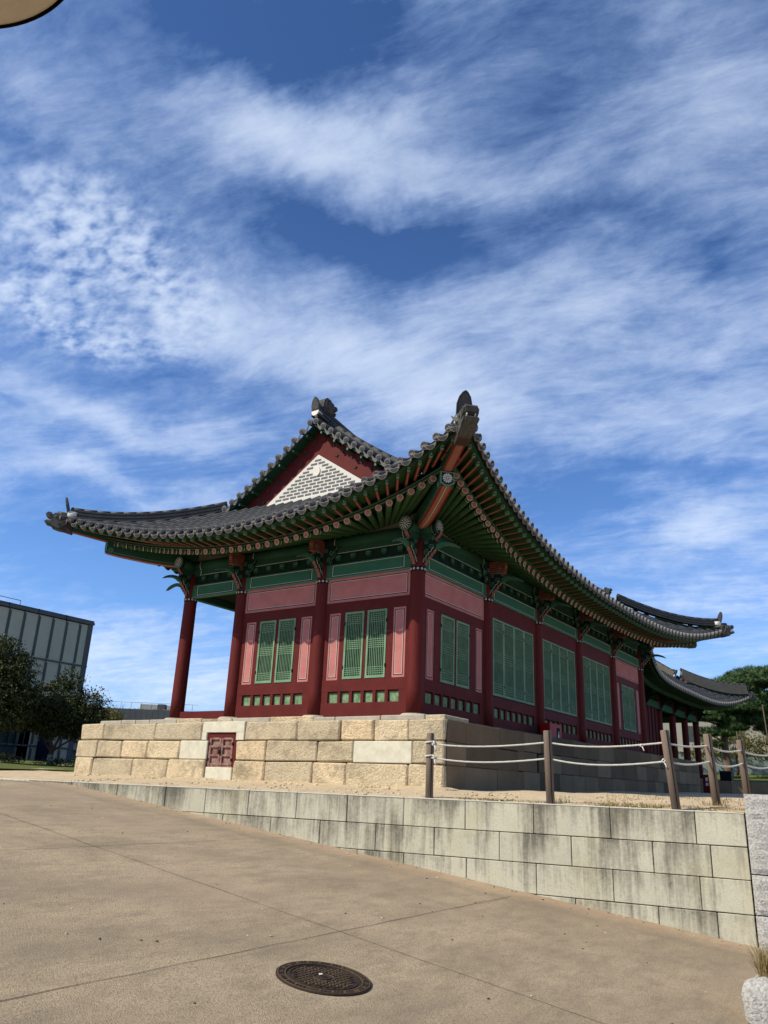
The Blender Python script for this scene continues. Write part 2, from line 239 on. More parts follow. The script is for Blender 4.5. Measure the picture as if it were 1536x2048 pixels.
# ---------------- mesh builder ----------------
ID=lambda p:p
class MB:
    def __init__(s,tf=None): s.v=[];s.f=[];s.mi=[];s.tn=[];s.dr=[];s.mats=[];s.tf=tf or ID;s.sm=[]
    def M(s,k):
        if k not in s.mats: s.mats.append(k)
        return s.mats.index(k)
    def add(s,vs,fs,k,tone=.5,smooth=False,drop=0):
        b=len(s.v); s.v+= [s.tf(Vector(p)) for p in vs]; i=s.M(k)
        for f in fs: s.f.append([b+j for j in f]); s.mi.append(i); s.tn.append(tone); s.dr.append(drop); s.sm.append(smooth)
    def box(s,x0,x1,y0,y1,z0,z1,k,tone=.5,drop=0):
        vs=[(x,y,z) for z in (z0,z1) for y in (y0,y1) for x in (x0,x1)]
        s.add(vs,[(0,2,3,1),(4,5,7,6),(0,1,5,4),(2,6,7,3),(0,4,6,2),(1,3,7,5)],k,tone,drop=drop)
    def rbox(s,x0,x1,y0,y1,z0,z1,k,r=.03,tone=.5,jit=0,drop=0,seg=1):
        """box with bevelled edges and jittered corners"""
        c=[(x0,x1),(y0,y1),(z0,z1)]; vs=[];idx={}
        J=lambda:random.uniform(-jit,jit)
        cj={(a,b,d):(J(),J(),J()) for a in(0,1) for b in(0,1) for d in(0,1)}
        for a in (0,1):
            for b in (0,1):
                for d in (0,1):
                    P=[c[0][a],c[1][b],c[2][d]]; sg=[1 if a==0 else -1,1 if b==0 else -1,1 if d==0 else -1]; j=cj[(a,b,d)]
                    for ax in range(3):
                        q=[P[i]+(sg[i]*r if i!=ax else 0)+j[i] for i in range(3)]
                        idx[(a,b,d,ax)]=len(vs); vs.append(q)
        fs=[]
        for ax in range(3):
            o=[i for i in range(3) if i!=ax]
            for e in (0,1):
                def g(p,q):
                    t=[0,0,0];t[ax]=e;t[o[0]]=p;t[o[1]]=q; return idx[(*t,ax)]
                fs.append([g(0,0),g(1,0),g(1,1),g(0,1)])
        for ax in range(3):
            o=[i for i in range(3) if i!=ax]
            for p in (0,1):
                for q in (0,1):
                    def g(e,fa):
                        t=[0,0,0];t[ax]=e;t[o[0]]=p;t[o[1]]=q; return idx[(*t,fa)]
                    fs.append([g(0,o[0]),g(1,o[0]),g(1,o[1]),g(0,o[1])])
        for a in (0,1):
            for b in (0,1):
                for d in (0,1): fs.append([idx[(a,b,d,i)] for i in range(3)])
        s.add(vs,fs,k,tone,drop=drop)
    def bar(s,p0,p1,w,h,k,up=(0,0,1),w1=None,h1=None,tone=.5):
        p0=Vector(p0);p1=Vector(p1);d=(p1-p0).normalized(); up=Vector(up); sd_=d.cross(up)
        if sd_.length<1e-4: sd_=Vector((1,0,0))
        sd_.normalize(); u=sd_.cross(d); w1=w if w1 is None else w1; h1=h if h1 is None else h1
        vs=[p+sd_*a*ww/2+u*b*hh/2 for p,ww,hh in((p0,w,h),(p1,w1,h1)) for a,b in((-1,-1),(1,-1),(1,1),(-1,1))]
        s.add(vs,[(0,1,2,3),(7,6,5,4),(0,4,5,1),(1,5,6,2),(2,6,7,3),(3,7,4,0)],k,tone)
    def tube(s,pts,r,k,n=8,r1=None,caps=True,tone=.5,smooth=True,flat=1):
        pts=[Vector(p) for p in pts]; N=len(pts); rs=[r]*N if not isinstance(r,(list,tuple)) else list(r)
        if r1 is not None: rs=[r+(r1-r)*i/(N-1) for i in range(N)]
        vs=[]; ref=None
        for i,p in enumerate(pts):
            d=(pts[min(i+1,N-1)]-pts[max(i-1,0)]).normalized()
            if ref is None:
                ref=Vector((0,0,1)) if abs(d.z)<.9 else Vector((1,0,0))
            a=d.cross(ref).normalized(); b=a.cross(d); ref=b
            for j in range(n):
                t=2*math.pi*j/n; vs.append(p+a*rs[i]*math.cos(t)+b*rs[i]*math.sin(t)*flat)
        fs=[(i*n+j,i*n+(j+1)%n,(i+1)*n+(j+1)%n,(i+1)*n+j) for i in range(N-1) for j in range(n)]
        s.add(vs,fs,k,tone,smooth)
        if caps:
            b=len(s.v)-len(vs); i_=s.M(k)
            for f in ([b+j for j in range(n)][::-1],[b+(N-1)*n+j for j in range(n)]): s.f.append(f);s.mi.append(i_);s.tn.append(tone);s.dr.append(0);s.sm.append(False)
    def prism(s,poly,o,ax,ay,t,k,tone=.5,mid=0):
        """polygon (a,b) placed at o+ax*a+ay*b, thickness t centred; mid>0 bulges the side outline"""
        o=Vector(o);ax=Vector(ax);ay=Vector(ay);n=ax.cross(ay).normalized(); N=len(poly)
        cx=sum(p[0] for p in poly)/N; cy=sum(p[1] for p in poly)/N
        vs=[];L=[(-t/2,1-mid),(0,1),(t/2,1-mid)] if mid else [(-t/2,1),(t/2,1)]
        for h,sc in L:
            for a,b in poly: vs.append(o+ax*(cx+(a-cx)*sc)+ay*(cy+(b-cy)*sc)+n*h)
        fs=[]
        for l in range(len(L)-1): fs+=[(l*N+i,l*N+(i+1)%N,(l+1)*N+(i+1)%N,(l+1)*N+i) for i in range(N)]
        fs+=[tuple(range(N))[::-1],tuple(range((len(L)-1)*N,len(L)*N))]
        s.add(vs,fs,k,tone)
    def build(s,name,parent=None,shade=None):
        me=bpy.data.meshes.new(name); me.from_pydata([tuple(p) for p in s.v],[],s.f)
        for k in s.mats: me.materials.append(MT[k])
        me.polygons.foreach_set('material_index',s.mi); me.polygons.foreach_set('use_smooth',s.sm)
        a=me.attributes.new('tone','FLOAT','FACE'); a.data.foreach_set('value',s.tn)
        if any(s.dr): a=me.attributes.new('drop','FLOAT','FACE'); a.data.foreach_set('value',s.dr)
        bm=bmesh.new(); bm.from_mesh(me); bmesh.ops.recalc_face_normals(bm,faces=bm.faces); bm.to_mesh(me); bm.free()
        me.update(); ob=bpy.data.objects.new(name,me); S.collection.objects.link(ob)
        if parent is not None: ob.parent=parent; ob.matrix_parent_inverse=parent.matrix_world.inverted() if parent.type=='EMPTY' else Matrix()
        return ob
def empty(name,loc,label=None,cat=None,group=None):
    o=bpy.data.objects.new(name,None); S.collection.objects.link(o); o.location=loc; o.empty_display_size=.3
    bpy.context.view_layer.update()
    if label: tag(o,label,cat,group)
    return o
def tag(o,label=None,cat=None,group=None,kind=None):
    if label: o['label']=label
    if cat: o['category']=cat
    if group: o['group']=group
    if kind: o['kind']=kind
    return o
def lerp(a,b,t): return a+(b-a)*t

# ================= the hall generator =================
TIP=2.53
class Side:
    def __init__(s,o,al,ou,L,e,z,lift,zr): s.o=Vector(o);s.al=Vector(al);s.ou=Vector(ou);s.L=L;s.e=e;s.z=z;s.lf=lift;s.top=zr
    def tf(s,p): return s.o+s.al*p[0]+s.ou*p[1]+Vector((0,0,p[2]))
    def t(s,x): return (x-s.L/2)/(s.L/2+TIP)
    def ee(s,x): t=min(1,abs(s.t(x))); return s.e+(TIP-s.e)*t**3
    def lift(s,x): return s.lf(max(-1,min(1,s.t(x))))
    def ze(s,x): return s.z+s.lift(x)
    def inner(s,x):
        a=min(x,s.L-x); return max(-a,-s.top) if s.hip else -s.top
    hip=True
def build_hall(root,ox,oy,oz,Wd,Ln,cfg):
    """ox,oy = near right corner column; Wd = width towards -X, Ln = length towards +Y"""
    lS=lambda t:.95*abs(t)**1.9
    lE=(lambda t:(1.13*abs(t)**1.7 if t<0 else .92*t**4)) if cfg.get('main') else (lambda t:.9*t**4)
    lW=lambda t:lE(-t)
    half=Wd/2; GY=.65                                   # gable wall set back
    sides={'S':Side((ox-Wd,oy,oz),(1,0,0),(0,-1,0),Wd,1.9,3.93,lS,GY),
           'E':Side((ox,oy,oz),(0,1,0),(1,0,0),Ln,1.6,3.76,lE,half),
           'N':Side((ox,oy+Ln,oz),(-1,0,0),(0,1,0),Wd,1.9,3.93,lS,GY),
           'W':Side((ox-Wd,oy+Ln,oz),(0,-1,0),(-1,0,0),Ln,1.6,3.76,lW,half)}
    neigh={'S':('W','E'),'E':('S','N'),'N':('E','W'),'W':('N','S')}
    def P(d): d=max(d,0); return .5*d+.029*d*d
    def surf(k,x,e):
        sd=sides[k]; d=sd.ee(x)-e
        left=x<sd.L/2; a=(x if left else sd.L-x)+TIP     # distance along the eave from the corner
        lf=sd.lift(x)
        nb=sides[neigh[k][0 if left else 1]]; xn=(nb.L-(a-TIP)) if left else (a-TIP)
        nl=(nb.ze(xn)-3.845); ml=.5*((sd.ze(x)-3.845)+nl)
        w_=max(0,min(1,d/max(a,.05)))
        if a-TIP>3: w_*=max(0,1-(a-TIP-3)/2)
        zz_=lerp(sd.z+lf,3.845+ml,w_) if a>0 else sd.z+lf
        L_=zz_-sd.z; 
        return sd.z+L_*math.exp(-max(d,0)/2.6)+P(d) + (.04*(abs(sd.t(x))**3)*(d/5.0)**2 if k in 'EW' and d>0 else 0)
    hall=cfg.get('main',False)
    # ---------- columns ----------
    cols=cfg['cols']   # list of (x,y,visible_detail)
    for (cx,cy) in cols:
        X,Y=ox+cx,oy+cy
        mb=MB(); zs=[0,.5,1.2,2,2.9,3.0,3.6]; rs=[.170,.169,.166,.163,.158,.157,.155]
        mb.tube([(X,Y,oz+z) for z in zs],rs,'red',20,caps=True)
        col=mb.build('column',root)
        b=MB(); b.tube([(X,Y,oz+z) for z in (-.16,-.06,-.02,.012)],[.33,.32,.29,.25],'basestone' if hall else 'stonegrey',18,smooth=False); b.build('base_stone',col)
        nb_=MB(); nb_.tube([(X,Y,oz+2.90),(X,Y,oz+2.995)],[.166,.166],'black',20)
        if hall:
            for i in range(12):
                a=math.pi*2*i/12; c=Vector((X+.168*math.cos(a),Y+.168*math.sin(a),oz+2.948)); n=Vector((math.cos(a),math.sin(a),0)); t=Vector((-n.y,n.x,0))
                for q in range(5):
                    an=q*math.pi*2/5; p=c+t*.017*math.cos(an)+Vector((0,0,.017*math.sin(an))); nb_.prism([(.011*math.cos(j*1.047),.011*math.sin(j*1.047)) for j in range(6)],p,t,(0,0,1),.006,'white')
        nb_.build('neck_band',col)
    # ---------- beams per bay ----------
    def lintel(sd,s0,s1,lines=True):
        tf=sd.tf; mb=MB(tf)
        mb.box(s0+.13,s1-.13,-.085,.085,3.0,3.31,'green2')
        if lines:
            for (a,b,k,o_) in ((.30,.012,'white',.0865),(.325,.012,'black',.0865)):
                for sg in (1,-1):
                    xx=(s0+a) if sg==1 else (s1-a)
                    mb.box(min(xx,xx+sg*b),max(xx,xx+sg*b),.08,o_,3.04,3.285,k)
            for z,k in ((3.035,'white'),(3.275,'white'),(3.022,'black'),(3.288,'black')):
                mb.box(s0+.30,s1-.30,.08,.0875 if k=='white' else .0865,z,z+.009,k)
            mb.box(s0+.13,s1-.13,-.04,.1,2.985,3.004,'mint')
        mb.build('lintel_beam',root)
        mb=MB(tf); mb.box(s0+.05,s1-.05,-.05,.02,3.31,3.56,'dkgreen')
        n=max(2,round((s1-s0)/.42))
        for i in range(1,n):
            c=s0+(s1-s0)*i/n; mb.prism([(-.075,.13),(-.075,.06),(-.045,0),(.045,0),(.075,.06),(.075,.13)],(c,.04,3.40),(1,0,0),(0,0,1),.09,'green')
            if lines:
                mb.box(c-.045,c+.045,.084,.0875,3.495,3.503,'mint');mb.box(c-.045,c-.037,.084,.0875,3.455,3.495,'mint');mb.box(c+.037,c+.045,.084,.0875,3.455,3.495,'mint');mb.box(c-.037,c+.037,.084,.0875,3.452,3.459,'mint')
        if lines:
            mb.box(s0+.2,s1-.2,.019,.0225,3.325,3.333,'salmon')
        mb.build('bearing_block_strip',root)
        mb=MB(tf); mb.box(s0,s1,-.06,.075,3.55,3.72,'green')
        mb.tube([(s0,0,3.82),(s1,0,3.82)],.14,'green',16)
        if lines:
            mb.box(s0+.32,s1-.32,.07,.078,3.56,3.568,'white')
            for sg in (1,-1):
                for a,k in ((.34,'white'),(.37,'black')):
                    x=s0+a if sg==1 else s1-a; mb.box(x-.006,x+.006,.07,.0785,3.56,3.72,k)
                    mb.tube([(x-.006,0,3.82),(x+.006,0,3.82)],.1425,k,16)
        mb.build('eave_purlin',root)
        mb=MB(tf); mb.box(s0,s1,-.05,.03,3.93,4.22,'plaster'); mb.build('plaster_infill',root)
    for k,ss in cfg['beams'].items():
        for a,b in zip(ss[:-1],ss[1:]): lintel(sides[k],a,b,hall and k in 'SE')
    # ---------- brackets ----------
    prof=[(.12,3.02),(.17,3.04),(.20,3.10),(.205,3.13),(.25,3.15),(.262,3.20),(.31,3.215),(.325,3.27),(.375,3.285),(.40,3.34),(.44,3.36),
          (.44,3.44),(.47,3.50),(.42,3.53),(.40,3.57),(.46,3.60),(.52,3.66),(.54,3.72),(.50,3.76),(.12,3.76)]
    beak=[(.38,3.33),(.46,3.345),(.54,3.385),(.62,3.40),(.72,3.395),(.84,3.365),(.99,3.31),(.93,3.375),(.82,3.43),(.70,3.465),(.58,3.475),(.50,3.46),(.43,3.46)]
    def spiral(mb,c,R,k,ax,n_,side,turns=1.6,flip=1,r=.006):
        pts=[]
        for i in range(22):
            t=i/21; a=flip*(t*turns*2*math.pi)+.6; q=R*(1-t*.8); pts.append(Vector(c)+ax*q*math.cos(a)+Vector((0,0,1))*q*math.sin(a)+n_*side)
        mb.tube(pts,r,k,4,caps=False)
    def bracket(X,Y,dirs,detail=True):
        for d in dirs:
            d=Vector((*d,0)); n_=Vector((-d.y,d.x,0)); o=Vector((X,Y,oz)); mb=MB()
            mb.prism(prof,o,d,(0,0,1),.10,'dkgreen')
            if detail:
                for seg,kk,w_ in ((prof[1:11],'salmon',.075),(prof[12:18],'salmon',.075)):
                    for p,q in zip(seg[:-1],seg[1:]): mb.bar(o+d*p[0]+Vector((0,0,p[1])),o+d*q[0]+Vector((0,0,q[1])),w_,.03,kk,up=d)
                for s_ in (-1,1):
                    for (cx,cz,R,fl) in ((.22,3.30,.07,1),(.33,3.42,.065,-1),(.22,3.52,.06,1),(.35,3.60,.06,-1),(.19,3.16,.05,-1),(.42,3.68,.05,1)):
                        spiral(mb,o+d*cx+Vector((0,0,cz)),R,'mint',d,n_,s_*.0525,flip=fl)
                    off=.05
                    pl=[o+d*(p[0]-.04)+Vector((0,0,p[1]+.02))+n_*s_*.0525 for p in prof[1:11]]; mb.tube(pl,.006,'white',4,caps=False)
            br=mb.build('bracket',root)
            if detail or 1:
                b=MB(); b.prism(beak,o,d,(0,0,1),.085,'green2' if detail else 'dkgreen',mid=.12)
                if detail: b.tube([o+d*p[0]+Vector((0,0,p[1])) for p in beak[3:7]],.012,'plaster',6)
                b.build('bracket_beak',br)
    def wings(sd,s):
        mb=MB(sd.tf); pr=[(0,3.30),(.24,3.32),(.30,3.38),(.26,3.42),(.34,3.47),(.40,3.55),(.34,3.60),(.42,3.66),(.42,3.74),(0,3.74)]
        pl=pr+[(-a,b) for a,b in pr[::-1][1:-1]]
        mb.prism(pl,(s,.10,0),(1,0,0),(0,0,1),.07,'dkgreen')
        for sg in (1,-1):
            pp=[Vector((s+sg*a,.14,b)) for a,b in pr[1:9]]; mb.tube(pp,.006,'mint',4,caps=False)
            for (a,b,R,fl) in ((.2,3.42,.06,1),(.27,3.58,.07,-1),(.12,3.64,.06,1)):
                spiral(mb,Vector((s+sg*a,.14,b)),R,'mint',Vector((sg,0,0)),Vector((0,1,0)),0,flip=fl)
        # stacked salmon ridges on the nose of the bracket
        for i in range(6):
            z=3.56+i*.052; mb.rbox(s-.055,s+.055,.12,.57-.012*abs(i-3),z,z+.036,'salmon',.012)
            mb.box(s-.058,s+.058,.12,.545,z+.036,z+.052,'redline')
        mb.build('bracket_wing',root)
    for (cx,cy,dirs,sk,s) in cfg['brackets']:
        bracket(ox+cx,oy+cy,dirs,hall and cfg['detail'](cx,cy))
        if sk and hall: wings(sides[sk],s)
    # projecting purlin ends with flower medallions at the corners
    def flower(mb,c,n,R,pet,k1,k2,k3=None,th=.006):
        n=Vector(n).normalized(); a=n.cross(Vector((0,0,1))); a=a.normalized() if a.length>.01 else Vector((1,0,0)); b=n.cross(a)
        ring=[]
        N=pet*4
        for i in range(N):
            t=2*math.pi*i/N; q=R*(.90+.10*abs(math.sin(pet*t/2))); ring.append((q*math.cos(t),q*math.sin(t)))
        mb.prism(ring,Vector(c),a,b,th,k1)
        for i in range(pet if not k3 else 6):
            t=2*math.pi*(i+.5)/(pet if not k3 else 6); e=Vector(c)+n*(th*.8); d=a*math.cos(t)+b*math.sin(t); s_=n.cross(d)
            if k3: pts=[(.10,0),(.35,.13),(.62,.10),(.68,0),(.62,-.10),(.35,-.13)]
            else: pts=[(.22,.02),(.5,.055),(.84,.085),(.93,0),(.84,-.085),(.5,-.055),(.22,-.02)]
            mb.prism([(x*R,y*R) for x,y in pts],e,d,s_,th*.6,k2)
        if not k3:
            mb.prism([(.15*R*math.cos(j*.785),.15*R*math.sin(j*.785)) for j in range(8)],Vector(c)+n*th*.8,a,b,th*.7,k2)
    corners={'SE':(0,0,(1,0),(0,-1)),'SW':(-Wd,0,(-1,0),(0,-1)),'NE':(0,Ln,(1,0),(0,1)),'NW':(-Wd,Ln,(-1,0),(0,1))}
    for nm,(cx,cy,d1,d2) in corners.items():
        for d,L_ in ((d1,.50),(d2,.56)):
            d=Vector((*d,0)); o=Vector((ox+cx,oy+cy,oz+3.82)); mb=MB()
            mb.tube([o,o+d*(L_-.05)],.14,'green',16); mb.tube([o+d*(L_-.12),o+d*L_],.152,'mint',20); mb.tube([o+d*(L_-.10),o+d*(L_-.005)],.156,'dkgreen',20)
            n_=Vector((-d.y,d.x,0))
            mb.bar(o+Vector((0,0,-.19)),o+d*(L_-.14)+Vector((0,0,-.19)),.13,.17,'green')
            flower(mb,o+d*(L_+.002),d,.135,12,'black','white')
            mb.build('purlin_end',root)
    # ---------- rafters ----------
    def rafters(k,stuff):
        sd=sides[k]; L=sd.L; sp=.285; n=int(round((L+2*TIP-.6)/sp)); s0=-TIP+.42; s1=L+TIP-.42
        rs,fs=[],[]; far=MB(sd.tf)
        for i in range(n+1):
            s=s0+(s1-s0)*i/n; 
            for kind in (0,1):
                left=s<L/2; a=(s if left else L-s)      # a<0 beyond corner column
                FZ=1.7
                eo=(sd.ee(s)-.62) if kind==0 else (sd.ee(s)-.14)
                # keep clear of the hip rafter
                lim=-a+.10
                if kind==0 and eo<lim+.05: continue
                if kind==1 and eo<lim+.0: continue
                if a<FZ:
                    fr=(a+TIP)/(FZ+TIP); ain=.05+(FZ-.05)*fr**1.25
                else: fr=1; ain=a
                xin=ain if left else L-ain
                rise=.22*(1-fr)**1.3
                zi=4.02+rise; zo=sd.ze(s)-.335+(.0)
                if kind==0:
                    p0=Vector((xin,0,zi)); p1=Vector((s,eo,zo)); dd=(p1-p0); p00=p0-dd*.35/max(dd.length,.1)
                    if a<FZ: p00=p0-dd*.02
                    mb=far if stuff else MB(sd.tf)
                    mb.tube([p00,p0,lerp(p0,p1,.6),p1],[.066,.068,.068,.06],'raft',10 if not stuff else 7)
                    dn=dd.normalized()
                    if not stuff:
                        mb.tube([p1-dn*.115,p1-dn*.095],.066,'black',10,caps=False); 
                        mb.tube([p1-dn*.09,p1-dn*.075],.0665,'white',10,caps=False)
                        flower(mb,p1+dn*.004,dn,.072,8,'cream','orange',True,.006)
                        mb.build('round_rafter',root)
                else:
                    zo2=sd.ze(s)-.165
                    ei=eo-.62; xi=lerp(s,xin,.62/max(.9,(eo-0))); zi2=sd.ze(s)-.335+.145
                    p0=Vector((xi,ei,zi2)); p1=Vector((s,eo,zo2)); dn=(p1-p0).normalized(); up=Vector((0,0,1))
                    mb=far if stuff else MB(sd.tf)
                    mb.bar(p0,p1,.062,.085,'raft',w1=.05,h1=.072)
                    if not stuff:
                        q=Vector((0,0,-.043))
                        mb.bar(p0+q,p1-dn*.08+q,.060,.006,'redline',w1=.05); mb.bar(p0+q+Vector((0,0,-.004)),p1-dn*.10+q*.95+Vector((0,0,-.003)),.036,.006,'salmon',w1=.03)
                        mb.bar(p1-dn*.075,p1+dn*.003,.056,.078,'mint')
                        mb.bar(p1+dn*.002,p1+dn*.006,.034,.05,'black'); mb.bar(p1+dn*.005,p1+dn*.009,.018,.012,'white'); mb.bar(p1+dn*.005+Vector((0,0,.017)),p1+dn*.009+Vector((0,0,.017)),.018,.007,'white')
                        mb.build('flying_rafter',root)
        if stuff: tag(far.build('rear_rafters',root),kind='stuff')
    for k in 'SENW': rafters(k, not(hall and k in 'SE'))
    # ---------- soffit boards, red battens, tile bed ----------
    for k in 'SENW':
        sd=sides[k]; L=sd.L; N=int((L+2*TIP)/.3); mb=MB(sd.tf); vs=[];fs=[]
        xs=[-TIP+(L+2*TIP)*i/N for i in range(N+1)]
        def strip(fa,fb,kk,th=.02):
            vs=[];fs=[]
            for x in xs:
                A=fa(x);B=fb(x); vs+=[A,B,(B[0],B[1],B[2]+th),(A[0],A[1],A[2]+th)]
            for i in range(N):
                a,b=i*4,(i+1)*4; fs+=[(a,a+1,b+1,b),(a+3,b+3,b+2,a+2),(a,b,b+3,a+3),(a+1,a+2,b+2,b+1)]
            mb.add(vs,fs,kk)
        def cl(x): return max(0.0,x),min(L,x)
        def inn(x):
            a=min(x,L-x); o_=max(0,-a); X=min(max(x,0),L) if a<0 else x
            return o_
        def fan(x):
            a=min(x,L-x); a=max(a,-TIP+.3)
            if a<1.7: fr=(a+TIP)/(1.7+TIP); ain=.05+1.65*fr**1.25
            else: fr=1; ain=a
            return (ain if x<L/2 else L-ain),.22*(1-fr)**1.3
        def A0(x): xi,rs_=fan(x); return (xi,0,4.02+rs_+.072)
        def B0(x):
            a=min(x,L-x); e_=max(sd.ee(x)-.60,-a,0); return (x,e_,sd.ze(x)-.262)
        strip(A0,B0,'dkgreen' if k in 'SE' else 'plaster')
        def C1(x):
            a=min(x,L-x); xi,_r=fan(x); eo=sd.ee(x)-.14; ei=eo-.72; q=.72/max(.9,eo); xx=lerp(x,xi,q); h_=-min(xx,L-xx)
            if ei<h_: 
                t_=.5*(x+xx); return (t_,max(-min(t_,L-t_),ei),sd.ze(x)-.335+.21)
            return (xx,ei,sd.ze(x)-.335+.20)
        def D1(x): a=min(x,L-x); return (x,max(sd.ee(x)-.10,-a),sd.ze(x)-.118)
        strip(C1,D1,'raft',.015)
        mb.build('soffit_board',root)
        mb=MB(sd.tf); pts=[(x,sd.ee(x)-.635,sd.ze(x)-.245) for x in xs if -TIP+.55<x<L+TIP-.55]
        for p,q in zip(pts[:-1],pts[1:]):
            mb.bar(p,q,.05,.055,'redline'); p2=Vector(p)+Vector((0,.012,.028)); q2=Vector(q)+Vector((0,.012,.028)); mb.bar(p2,q2,.06,.022,'green2')
            mb.bar(Vector(p)+Vector((0,.02,-.03)),Vector(q)+Vector((0,.02,-.03)),.04,.010,'green2')
        mb.build('eave_batten',root); mb=MB(sd.tf)
        pts=[(x,sd.ee(x)-.11,sd.ze(x)-.10) for x in xs if -TIP+.15<x<L+TIP-.15]
        for p,q in zip(pts[:-1],pts[1:]): mb.bar(p,q,.05,.05,'green'); 
        pts=[(x,sd.ee(x)-.075,sd.ze(x)-.045) for x in xs if -TIP+.1<x<L+TIP-.1]
        for p,q in zip(pts[:-1],pts[1:]): mb.bar(p,q,.05,.08,'seam')
        mb.build('tile_bed_board',root)
    # ---------- roof tiles ----------
    VE=.30                                               # verge position (gable roof edge)
    for k in 'SENW':
        sd=sides[k]; L=sd.L; sp=.295; n=int(round((L+2*TIP-.3)/sp)); mb=MB(sd.tf); ends=MB(sd.tf); drips=MB(sd.tf); solo=hall and k in 'SE'
        det=hall and k in 'SE' or (hall and k=='W')
        def lim(x):
            a=min(x,L-x)
            if k in 'EW': return -a if a<VE else -half
            return -min(a,GY) 
        xs=[-TIP+.13+(L+2*TIP-.26)*i/n for i in range(n+1)]
        def row(x):
            e0=sd.ee(x); e1=lim(x); m_=max(1,int((e0-e1)/.36)); return [(x,e0+(e1-e0)*j/m_) for j in range(m_+1)]
        # concave bed between rows
        for i in range(n):
            xa,xb=xs[i],xs[i+1]; xm=(xa+xb)/2; ea,eb=lim(xa),lim(xb); m_=max(2,int((sd.ee(xm)-min(ea,eb))/.36)); vs=[]
            for j in range(m_+1):
                for (x,dz_) in ((xa,.0),(lerp(xa,xb,.3),-.045),(lerp(xa,xb,.7),-.045),(xb,.0)):
                    e0=sd.ee(x); e1=lim(x); e=e0+.03+(e1-e0-.03)*j/m_; vs.append((x,e,surf(k,x,e)-.055+dz_*.6))
            fs=[(j*4+q,j*4+q+1,(j+1)*4+q+1,(j+1)*4+q) for j in range(m_) for q in range(3)]
            mb.add(vs,fs,'tile',smooth=False)
            if solo: drips=MB(sd.tf)
            # drip tile: tongue shaped plate hanging at the eave
            e0=sd.ee(xm); z0=surf(k,xm,e0); w_=(xb-xa)/2
            T_=[(-w_*.93,.03),(-w_*.5,-.012),(0,-.025),(w_*.5,-.012),(w_*.93,.03),(w_*.80,-.035),(w_*.5,-.085),(w_*.18,-.112),(-w_*.18,-.112),(-w_*.5,-.085),(-w_*.80,-.035)]
            drips.prism(T_,(xm,e0+.045,z0-.075),(1,0,0),(0,.28,.96),.022,'tileend',tone=random.random())
            if det:
                drips.prism([(a*.78,b*.8-.012) for a,b in T_[5:]],(xm,e0+.058,z0-.075),(1,0,0),(0,.28,.96),.006,'tiledark')
            if solo: drips.build('drip_tile',root)
        for x in xs:
            R=row(x); vs=[]; fs=[]; q=0; nn=7; c=0
            for j in range(len(R)-1):
                (xx,ea),(_,eb)=R[j],R[j+1]
                for e,rad in ((ea,.074),(eb,.066)):
                    z=surf(k,x,e)-.02
                    jz=random.uniform(-.004,.004)
                    for t in range(nn): an=math.pi*t/(nn-1); vs.append((x+rad*math.cos(an),e,z+jz+rad*math.sin(an)*1.05))
                b=c*nn; fs+=[(b+t,b+t+1,b+nn+t+1,b+nn+t) for t in range(nn-1)]
                fs.append([b+t for t in range(nn)]); c+=2
            mb.add(vs,fs,'tile',smooth=True)
            e0=sd.ee(x); z=surf(k,x,e0)+.0
            if solo: ends=MB(sd.tf)
            ends.tube([(x,e0-.03,z-.008),(x,e0+.055,z-.03)],.076,'tileend',14,tone=random.random(),smooth=False)
            if det: 
                ring=[(.06*math.cos(j*.5236),.06*math.sin(j*.5236)) for j in range(12)]
                ends.prism(ring,(x,e0+.0555,z-.030),(1,0,0),(0,.25,.97),.006,'tiledark')
                for j in range(6):
                    a=j*1.047+x; ends.prism([(.008,.006),(.045,.014),(.052,0),(.045,-.014),(.008,-.006)],(x,e0+.059,z-.031),(math.cos(a),math.sin(a)*-.25,math.sin(a)*.97),(-math.sin(a),math.cos(a)*-.25,math.cos(a)*.97),.005,'tileend')
            if solo: ends.build('round_end_tile',root)
        # dark bed board closing the roof underside
        mb.build('tiled_slope',root)
        if not solo: tag(ends.build('round_end_tiles',root),kind='stuff'); tag(drips.build('drip_tiles',root),kind='stuff')
    # ---------- gables ----------
    for k,gy,sg in (('S',GY,1),('N',Ln-GY,-1)):
        if not hall and k=='S': pass
        cxm=ox-half
        def zr(dx,y):     # roof surface height of the long slopes above plan offset dx from ridge
            return oz+surf('E',y,-(half-dx))
        yy=gy
        def P3(dx,z,o): return (cxm+dx,oy+gy-sg*o,z)
        zb=oz+5.30
        M_=24; hw=2.95
        # red board
        mb=MB()
        def outline(off): return [(hw*(-1+2*i/M_), zr(abs(hw*(-1+2*i/M_)),gy-sg*.2)-off) for i in range(M_+1)]
        top=outline(.10); poly=[(-hw,zb-.1)]+top+[(hw,zb-.1)]
        mb.prism([(a,b) for a,b in poly],P3(0,0,.03),(1,0,0),(0,0,1),.05,'redb')
        ap=zr(0,gy)-.80; slope=(ap-(oz+5.42))/1.62
        bw=mb.build('gable_board',root)
        if hall:
            for sx in (-1,1):
                for i in range(8):
                    t=.15+i*.30
                    for row_ in (0,1):
                        dx=sx*(t+row_*.12); z=zr(abs(dx),gy-sg*.2)-(.30 if row_==0 else .52)
                        if z<oz+5.45 or (row_==1 and i%2==0): continue
                        star=[((.055 if j%2==0 else .022)*math.cos(j*math.pi/4+.1),(.055 if j%2==0 else .022)*math.sin(j*math.pi/4+.1)) for j in range(8)]
                        st_=MB(); st_.prism(star,P3(dx,z,.065),(1,0,0),(0,0,1),.03,'tiledark',mid=0); st_.build('star_nail',bw)
        # brick triangle: mortar plate with raised grey bricks
        mb=MB(); b0=oz+5.36
        wh=(ap-b0)/slope
